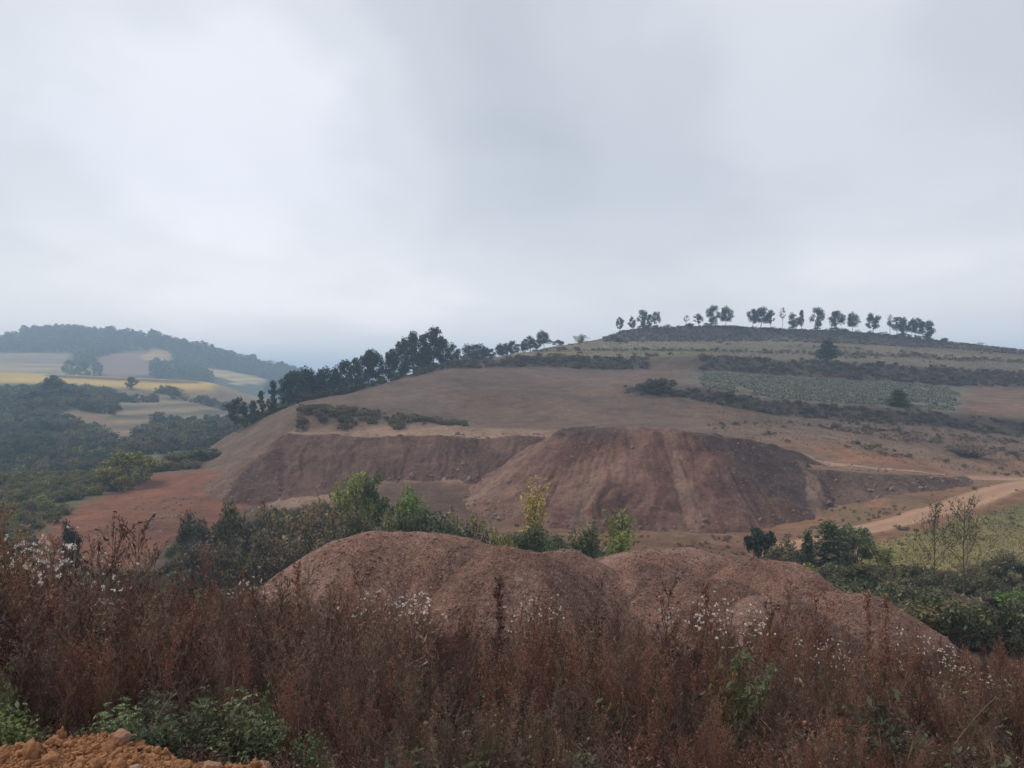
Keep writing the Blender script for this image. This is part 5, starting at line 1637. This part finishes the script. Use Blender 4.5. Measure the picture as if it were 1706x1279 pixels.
# keep the leafy shrubs at the lip clear
k &= ~((px > 95) & (px < 470) & (y < 4.45)) & ~((px < 60) & (y < 4.3))
x, y, px = x[k], y[k], px[k]; n = len(x)
h = weed_h(px, y) * (0.58 + 0.36 * rng.random(n) + 0.30 * (rng.random(n) < 0.06)) * (1 + 0.22 * fbm(x / 1.3, y / 1.3, 2, 912))
w = h * rng.uniform(0.8, 1.25, n)
scatter('dry_weeds', np.stack([x, y, bankz(x, y) - 0.02], 1), rnd_rot(rng, n, 0.14), np.stack([w, w, h], 1), weedset, 8, 913, 'mass of dead reddish-brown weeds covering the near bank', 'weeds',
        vid=np.clip(((fbm(x / 1.1, y / 1.1, 3, 914) * 1.3 + 0.5) * 8 + rng.normal(size=n) * 1.2), 0, 7.99).astype(int))

# matted dead leaves and short stems under them
mat_set = []
for i in range(4):
    r2 = np.random.default_rng(930 + i)
    segs = []
    for j in range(70):
        b = np.array([r2.normal() * 0.5, r2.normal() * 0.5, 0.0]); d = r2.normal(size=3); d[2] = abs(d[2]) * 0.8
        segs.append((b, b + d * 0.4, 0.012, 0.006))
    V, F = ribbons(segs, r2)
    lv, lf_, lc = leaf_quads(r2, r2.normal(size=(160, 3)) * [0.5, 0.5, 0.22] + [0, 0, 0.3], 0.05, 0.5)
    v, f, c = join([(V, F, np.repeat(r2.random((len(V) // 4, 3)), 4, 0)), (lv, lf_, lc)])
    mat_set.append(mesh('matted', v, f, (M_weed3, M_weed2, M_weed3, M_weed)[i], False, c, 'leaf'))
rng = np.random.default_rng(940)
nn = 3600
y = 3.3 + 9.5 * rng.random(nn) ** 1.2; x = rng.uniform(-1, 1, nn) * (0.80 * y + 1.0)
k = y > bank_edge(x) + 0.12
x, y = x[k], y[k]; n = len(x); s = rng.uniform(0.12, 0.32, n) * np.clip(0.5 + 0.3 * (y - 3.6), 0.5, 1.4)
scatter('dead_weed_litter', np.stack([x, y, bankz(x, y) - 0.02], 1), rnd_rot(rng, n, 0.3), np.stack([s, s, s], 1), variants(mat_set), 4, 941, 'matted dead stems and leaves under the standing weeds', 'litter')

# bare pale stems and a few green rosettes caught among them
ps_ = []
for i in range(4):
    v, f, c = make_weed(945 + i, nb=9, spread=0.30, stem=0.0042, seeds=1, twigs=3, lean=0.25, start=0.2, sd=0.004, upright=0.9)
    ps_.append(mesh('pale_weed', v, f, M_straw if i % 2 else M_weed2, False, c, 'leaf'))
rng = np.random.default_rng(946)
nn = 620
y = 3.6 + 7.0 * rng.random(nn); x = rng.uniform(-1, 1, nn) * (0.78 * y + 0.6)
k = (y > bank_edge(x) + 0.3) & ~((x / y * FPX + CX < 470) & (y < 4.5))
x, y = x[k], y[k]; n = len(x); h = weed_h(x / y * FPX + CX, y) * rng.uniform(0.55, 1.0, n)
scatter('pale_dead_stems', np.stack([x, y, bankz(x, y)], 1), rnd_rot(rng, n, 0.4), np.stack([h, h, h], 1), variants(ps_), 4, 947, 'thin pale dead stems tangled through the brown weeds', 'weeds')
gr_ = []
for i in range(3):
    r2 = np.random.default_rng(955 + i)
    pp = r2.normal(size=(90, 3)) * [0.32, 0.32, 0.25] + [0, 0, 0.5]
    v, f, c = leaf_quads(r2, pp, 0.075, 0.42, 0.8)
    gr_.append(mesh('green_weed', v, f, M_wgreen, False, c, 'leaf'))
rng = np.random.default_rng(948)
nn = 260
y = 3.7 + 4.5 * rng.random(nn); x = rng.uniform(-1, 1, nn) * (0.75 * y + 0.4)
k = (y > bank_edge(x) + 0.15) & (fbm(x / 1.0, y / 1.0, 3, 949) > 0.05)
x, y = x[k], y[k]; n = len(x); h = rng.uniform(0.18, 0.42, n) * np.clip(0.6 + 0.3 * (y - 3.6), 0.6, 1.6)
scatter('green_weeds', np.stack([x, y, bankz(x, y)], 1), rnd_rot(rng, n, 0.2), np.stack([h, h, h], 1), variants(gr_), 3, 950, 'patchy grey-green weeds low among the dead ones', 'weeds')

# tall stalks that stand out of the mass
plume = [make_weed(950 + i, nb=40, spread=0.085, stem=0.0030, seeds=3, twigs=4, lean=0.05, start=0.30, sd=0.012, upright=2.2) for i in range(3)]
opn = [make_weed(960 + i, nb=16, spread=0.34, stem=0.004, seeds=3, twigs=5, lean=0.10, start=0.35, sd=0.009) for i in range(3)]
plm = [mesh('plume_stalk', v, f, M_weed if i else M_weed, False, c, 'leaf') for i, (v, f, c) in enumerate(plume)]
opm = [mesh('open_stalk', v, f, M_weed if i != 1 else M_weed3, False, c, 'leaf') for i, (v, f, c) in enumerate(opn)]
tall = [(828, 8.0, 962, plm[0], 'single dark plume-like dead stalk before the double-humped heap'), (265, 7.5, 862, opm[0], 'tall thin dead stalk rising before the red field'), (178, 8.2, 880, opm[1], 'short dead stalk left of the tall thin one, against the red field'),
        (1462, 8.6, 992, plm[1], 'dark upright dead stalk against the smooth reddish heap, left of a pair'), (1482, 8.8, 1000, plm[2], 'dark upright dead stalk against the smooth reddish heap, right of a pair'), (1340, 8.0, 978, opm[0], 'branching dead stalk before the small front heap'),
        (1368, 8.2, 985, opm[2], 'branching dead stalk between the small front heap and the smooth heap'), (1198, 8.4, 985, plm[2], 'brown plume-like stalk beside the dense white tufts'), (1105, 8.8, 975, opm[1], 'brown open stalk before the wide low heap'),
        (640, 8.2, 975, opm[2], 'leaning brown stalk before the double-humped heap'), (585, 8.0, 950, opm[0], 'bushy brown stalk at the left shoulder of the double-humped heap'), (512, 8.2, 940, plm[1], 'plume-like stalk at the left foot of the double-humped heap'),
        (985, 8.8, 965, opm[1], 'thin brown stalk in front of the small peaked heap'), (1255, 8.8, 1000, opm[0], 'thin brown stalk right of the dense white tufts')]
for i, (px, Yd, tp, me, lb) in enumerate(tall):
    x = (px - CX) / FPX * Yd; z = float(bankz(x, Yd)) - 0.02; h = zat(tp, Yd) - z
    o = obj('dead_stalk', me, label=lb, cat='weed stalk', group='tall dead stalks above the weeds', loc=(x, Yd, z))
    o.scale = (h * 0.9, h * 0.9, h); o.rotation_euler = (0.0, (-0.06 if i % 2 else 0.05), i * 1.7)

# pale leaning stems
for i, (px0, py0, px1, py1, Yd, bend, lb) in enumerate(((405, 952, 452, 872, 8.4, 0.10, 'pale bent stalk leaning before the dark bushes'), (745, 1265, 772, 1165, 4.3, 0.05, 'pale branching dead stem near the bottom of the weeds'),
                                                    (15, 1145, 120, 1060, 5.6, 0.25, 'long pale stem arching over the weeds beside the shrubs'), (690, 1190, 655, 1150, 5.2, 0.05, 'short pale forked stem in the weeds'),
                                                    (955, 1192, 915, 1150, 5.2, 0.06, 'pale forked twig tangled in the weeds'), (250, 1222, 290, 1150, 3.95, 0.04, 'pale thin stem rising out of the leafy shrubs'), (1590, 1240, 1660, 1160, 5.0, 0.05, 'pale straight stem leaning in the weeds'))):
    r2 = np.random.default_rng(970 + i)
    a = np.array(P(px0, py0, Yd)); b = np.array(P(px1, py1, Yd + 0.05))
    foot = a.copy(); foot[2] = min(float(bankz(a[0], a[1])) - 0.02, a[2] - 0.02)
    mid = (a + b) / 2 + np.array([-bend * (b - a)[2] * 1.2, 0, bend * abs(b - a)[0]])
    t = np.linspace(0, 1, 9)[:, None]
    path = np.concatenate([[foot], (1 - t) ** 2 * a + 2 * t * (1 - t) * mid + t ** 2 * b])
    wd = Yd * 0.00055
    ps = [tube(path, np.linspace(wd * 1.2, wd * 0.5, len(path)), 5)]
    for k in range(5 if 'fork' in lb or 'branch' in lb else 2):
        j = 3 + int(r2.integers(5)); q = path[j]; e = q + np.array([r2.normal() * 0.05, r2.normal() * 0.03, 0.06 + 0.05 * r2.random()]) * Yd / 4.5
        ps.append(tube([q, (q + e) / 2 + r2.normal(size=3) * 0.004, e], [wd * 0.6, wd * 0.45, wd * 0.25], 4))
    v, f, c = join(ps)
    v = v - foot
    obj('pale_stem', mesh('pale_stem', v, f, M_straw, True, c, 'leaf'), label=lb, cat='dead stem', group='pale dead stems in the weeds', loc=tuple(foot))

# weeds with white seed tufts
def make_white(seed, nh=9, spread=0.17):
    rng = np.random.default_rng(seed)
    path = bent(rng, (0, 0, -0.03), (rng.normal() * 0.06, rng.normal() * 0.06, 0.9), 5, 0.012)
    segs = [(path[i], path[i + 1], 0.003, 0.0022) for i in range(4)]
    heads = []; green = []
    for i in range(nh):
        f = rng.uniform(0.6, 1.0); b = path[0] + (path[-1] - path[0]) * f
        a = rng.random() * 6.283; r = spread * rng.uniform(0.15, 1.0) * (1.25 - f) * 1.6
        e = np.array([b[0] + math.cos(a) * r, b[1] + math.sin(a) * r, 0.80 + 0.22 * rng.random()])
        segs.append((b, e, 0.0016, 0.001))
        for k in range(int(rng.integers(1, 3))):
            heads.append(e + rng.normal(size=3) * [0.012, 0.012, 0.006])
    V, F = ribbons(segs, rng)
    H = np.repeat(np.array(heads), 7, 0)
    hv, hf, hc = leaf_quads(rng, H + rng.normal(size=H.shape) * 0.0035, 0.0062, 0.6)
    gl = np.stack([rng.normal(size=26) * 0.05, rng.normal(size=26) * 0.05, rng.uniform(0.1, 0.75, 26)], 1)
    gv, gf, gc = leaf_quads(rng, gl, 0.03, 0.25)
    return mesh('white_weed_stems', *join([(V, F), (gv, gf, gc)])[:2], M_weed2, False, join([(V, F), (gv, gf, gc)])[2], 'leaf'), mesh('white_weed_tufts', hv, hf, M_white, False, hc, 'leaf')


wh = [make_white(980, 6), make_white(981, 9), make_white(982, 4, 0.14), make_white(983, 7, 0.24)]
clusters = [  # px range, top py range, depth range, count, phrase
    ((0, 130), (872, 925), (6.0, 8.5), 17, 'in the dense patch below the red field corner'),
    ((130, 200), (905, 985), (7.0, 8.5), 4, 'in the loose patch below the red field'),
    ((395, 425), (955, 965), (7.5, 8.5), 2, 'at the foot of the pale bent stalk'),
    ((590, 645), (962, 1000), (7.5, 9.0), 4, 'in the sparse patch before the humped heap'),
    ((680, 755), (972, 1002), (7.5, 9.5), 8, 'in the dense patch before the humped heap'),
    ((840, 925), (976, 1008), (8.0, 9.5), 6, 'beside the single dark plume'),
    ((1130, 1175), (976, 1010), (8.0, 9.5), 7, 'in the patch before the wide low heap'),
    ((1185, 1260), (990, 1050), (7.5, 9.0), 7, 'scattered before the small front heap'),
    ((1320, 1420), (1040, 1085), (7.0, 8.5), 7, 'before the smooth reddish heap'),
    ((1495, 1560), (1032, 1085), (7.5, 9.0), 6, 'along the toe of the smooth heap'),
    ((1570, 1706), (1070, 1140), (6.0, 8.0), 10, 'beyond the toe of the smooth heap'),
]
rng = np.random.default_rng(990)
for (pr, tr, yr, cnt, lb) in clusters:
    pxs_ = sorted(rng.uniform(*pr, cnt))
    for j in range(cnt):
        px = pxs_[j]; tp = tr[0] + (tr[1] - tr[0]) * rng.random() ** 0.8; Yd = rng.uniform(*yr)
        x = (px - CX) / FPX * Yd; z = float(bankz(x, Yd)) - 0.02; h = max(zat(tp, Yd) - z, 0.3)
        e = obj('white_tufted_weed', None, label='%s white-tufted weed from left %s' % (ORD[j], lb), cat='weed', group='white-tufted weeds', loc=(x, Yd, z))
        e.scale = (h, h, h); e.rotation_euler = (0, 0, rng.random() * 6.28)
        p = wh[int(rng.integers(4))]
        obj('stalk', p[0], e, kind='stuff'); t_ = obj('seed_tufts', p[1], e, kind='stuff')

# leafy green shrubs on the lip of the bank
def make_leafy(seed, n=34, lpr=11, lf=0.085, wid=0.55):
    rng = np.random.default_rng(seed)
    wood = []; pts = []; dirs = []
    for i in range(n):
        a = rng.random() * 6.283; r = wid * math.sqrt(rng.random()); tip = np.array([math.cos(a) * r, math.sin(a) * r, rng.uniform(0.35, 0.95) * (1 - 0.45 * (r / wid) ** 2)])
        b = np.array([tip[0] * 0.25, tip[1] * 0.25, -0.05]); path = bent(rng, b, tip, 5, 0.03)
        wood.append(tube(path, np.linspace(0.010, 0.004, 5), 4))
        for k in range(lpr):
            f = 0.35 + 0.68 * k / lpr; q = b + (tip - b) * min(f, 1.0)
            g = np.array([math.cos(k * 2.4 + a), math.sin(k * 2.4 + a), rng.uniform(-0.15, 0.5)]); g /= np.linalg.norm(g)
            for u in (-0.55, 0.0, 0.55):                       # lobed leaf: three fingers
                gg = np.array([g[0] * math.cos(u) - g[1] * math.sin(u), g[0] * math.sin(u) + g[1] * math.cos(u), g[2]])
                pts.append(q + gg * lf * (0.9 if u == 0 else 0.7)); dirs.append(gg)
    wv, wf, _ = join(wood)
    n_ = len(pts)
    nrm_up = 1.6
    lv, lfc, lc = leaf_quads(rng, np.array(pts), lf * 0.62, 0.34, nrm_up, 0.2, np.array(dirs))
    return (mesh('shrub_stems', wv, wf, M_greenbark, True), mesh('shrub_leaves', lv, lfc, M_leaf, False, lc, 'leaf'))


LS = [make_leafy(1000, 42, 12, 0.070), make_leafy(1001, 52, 12, 0.062), make_leafy(1002, 36, 10, 0.075), make_leafy(1003, 30, 10, 0.08, 0.45)]
DGr = (0.098, 0.116, 0.062); MGr = (0.105, 0.140, 0.066); LGr = (0.150, 0.190, 0.070); SGe = (0.140, 0.140, 0.100)
for (px, Yd, tp, hw, k, c, lb) in (
        (400, 4.15, 1132, 68, 1, DGr, 'largest dark green leafy shrub on the bank, beside the angular rock'), (300, 4.05, 1140, 56, 0, (0.088, 0.108, 0.062), 'dark leafy shrub left of the largest one, above the clods'),
        (195, 4.05, 1165, 52, 2, MGr, 'spreading green leafy shrub behind the ochre clods'), (447, 4.3, 1124, 24, 3, (0.085, 0.13, 0.055), 'pale-tipped leafy sprig beside the largest leafy shrub'),
        (20, 4.0, 1148, 44, 0, (0.120, 0.155, 0.060), 'bright green leafy shrub on the bank at the picture edge'), (8, 4.5, 1100, 30, 2, DGr, 'dark leafy shrub behind the bright one at the picture edge'),
        (243, 3.74, 1200, 28, 3, (0.060, 0.078, 0.050), 'small dark shrub growing among the ochre clods'), (515, 3.9, 1208, 36, 2, (0.085, 0.12, 0.06), 'grey-green shrub in the weeds right of the bare bank edge'),
        (250, 4.5, 1130, 36, 1, (0.075, 0.080, 0.055), 'greyish leafy shrub behind the dark leafy ones'), (350, 4.5, 1118, 34, 3, (0.085, 0.075, 0.055), 'faded brownish leafy shrub behind the largest one')):
    x = (px - CX) / FPX * Yd; z = float(bankz(x, Yd)) - 0.02; h = max(zat(tp, Yd) - z, 0.12)
    w = hw / FPX * Yd / 0.46; h *= 1.05; c = [v * q for v, q in zip(c, (1.25, 1.18, 1.1))]
    plant('leafy_shrub', LS[k], (x, Yd, z), h / 0.95, w, c, lb, 'shrub', 'leafy shrubs on the bank', rs.random() * 6.28, 'bush')
sg = [make_leafy(1010, 26, 9, 0.06), make_leafy(1011, 22, 8, 0.07)]
for (px, Yd, tp, hw, k, c, lb) in (
        (1405, 4.6, 1205, 40, 0, SGe, 'sage-grey leafy weed low in the brown weeds under the dead stalks'), (965, 4.0, 1230, 44, 1, (0.115, 0.11, 0.075), 'sage-grey leafy weed at the bottom edge under the pale forked twig'),
        (1135, 3.9, 1262, 12, 0, (0.2, 0.24, 0.15), 'tiny pale green sprig at the bottom edge'), (950, 6.6, 1042, 46, 1, (0.15, 0.135, 0.05), 'yellowish leafy clump in the brown weeds below the dark plume'),
        (1480, 6.2, 1148, 30, 0, (0.035, 0.05, 0.03), 'dark green leafy clump in the weeds below the paired stalks'), (205, 8.2, 918, 40, 1, (0.14, 0.15, 0.055), 'yellow-green clump in the weeds below the red field'),
        (430, 8.5, 945, 30, 0, (0.10, 0.105, 0.06), 'greenish clump beside the left flank of the humped heap'), (130, 6.8, 1040, 22, 1, (0.26, 0.12, 0.04), 'rusty orange leafy clump in the weeds')):
    x = (px - CX) / FPX * Yd; z = float(bankz(x, Yd)) - 0.02; h = max(zat(tp, Yd) - z, 0.12)
    w = hw / FPX * Yd / 0.5
    plant('leafy_weed', sg[k], (x, Yd, z), h / 0.95, w, c, lb, 'weed', 'leafy weeds among the dead ones', rs.random() * 6.28, 'bush')

# fern
def make_fern(seed, nf=9):
    rng = np.random.default_rng(seed)
    wood = []; pts = []; dirs = []
    for i in range(nf):
        a = rng.random() * 6.283; t = np.linspace(0, 1, 22)[:, None]
        d = np.array([math.cos(a), math.sin(a), 0]); ln = rng.uniform(0.6, 0.95)
        path = d * t * ln * 0.75 + np.array([0, 0, 1]) * (t * 1.0 - 0.45 * t * t) * ln * 1.5
        wood.append(tube(path, np.linspace(0.008, 0.002, 22), 3))
        side = np.array([-d[1], d[0], 0])
        for j in range(3, 22):
            l = 0.22 * math.sin(math.pi * (0.12 + 0.86 * j / 22))
            for s_ in (-1, 1):
                for k in (0.35, 0.75):
                    pts.append(path[j] + side * s_ * l * k + d * 0.03 * k); dirs.append(side * s_ + d * 0.35)
    wv, wf, _ = join(wood)
    lv, lfc, lc = leaf_quads(rng, np.array(pts), 0.055, 0.28, 1.2, 0.2, np.array(dirs))
    return (mesh('fern_stems', wv, wf, M_greenbark, True), mesh('fern_fronds', lv, lfc, M_leaf, False, lc, 'leaf'))


FE = make_fern(1020)
for (px, Yd, tp, hw, c, lb) in ((1236, 5.4, 1086, 46, (0.150, 0.155, 0.080), 'pale green fern standing in the brown weeds'), (1196, 5.4, 1100, 26, (0.24, 0.15, 0.08), 'dry tan fern frond beside the pale green fern')):
    x = (px - CX) / FPX * Yd; z = float(bankz(x, Yd)); h = max(zat(tp, Yd) - z, 0.15)
    e = plant('fern', FE, (x, Yd, z + h - 0.34), 0.42, hw / FPX * Yd / 0.55, c, lb, 'fern', None, 1.0, 'bush')
    e.location.z = z; e.scale[2] = h / 0.82

# ------------------------------------------------------------------ haze
m, nt = newmat('valley_haze')
pv = nd(nt, 'ShaderNodeVolumePrincipled')
pv.inputs['Color'].default_value = (0.57, 0.78, 1.0, 1)
pv.inputs['Density'].default_value = 0.00072
pv.inputs['Anisotropy'].default_value = 0.15
o_ = nd(nt, 'ShaderNodeOutputMaterial')
nt.links.new(pv.outputs[0], o_.inputs['Volume'])
bx = np.array([(x, y, z) for x in (-3400, 3400) for y in (-3000, 3800) for z in (-51, 96)], float)
bf = np.array([(0, 1, 3, 2), (4, 6, 7, 5), (0, 4, 5, 1), (2, 3, 7, 6), (0, 2, 6, 4), (1, 5, 7, 3)])
obj('haze', mesh('haze', bx, bf, m), kind='stuff', label='thin blue haze hanging over the whole valley', cat='haze')
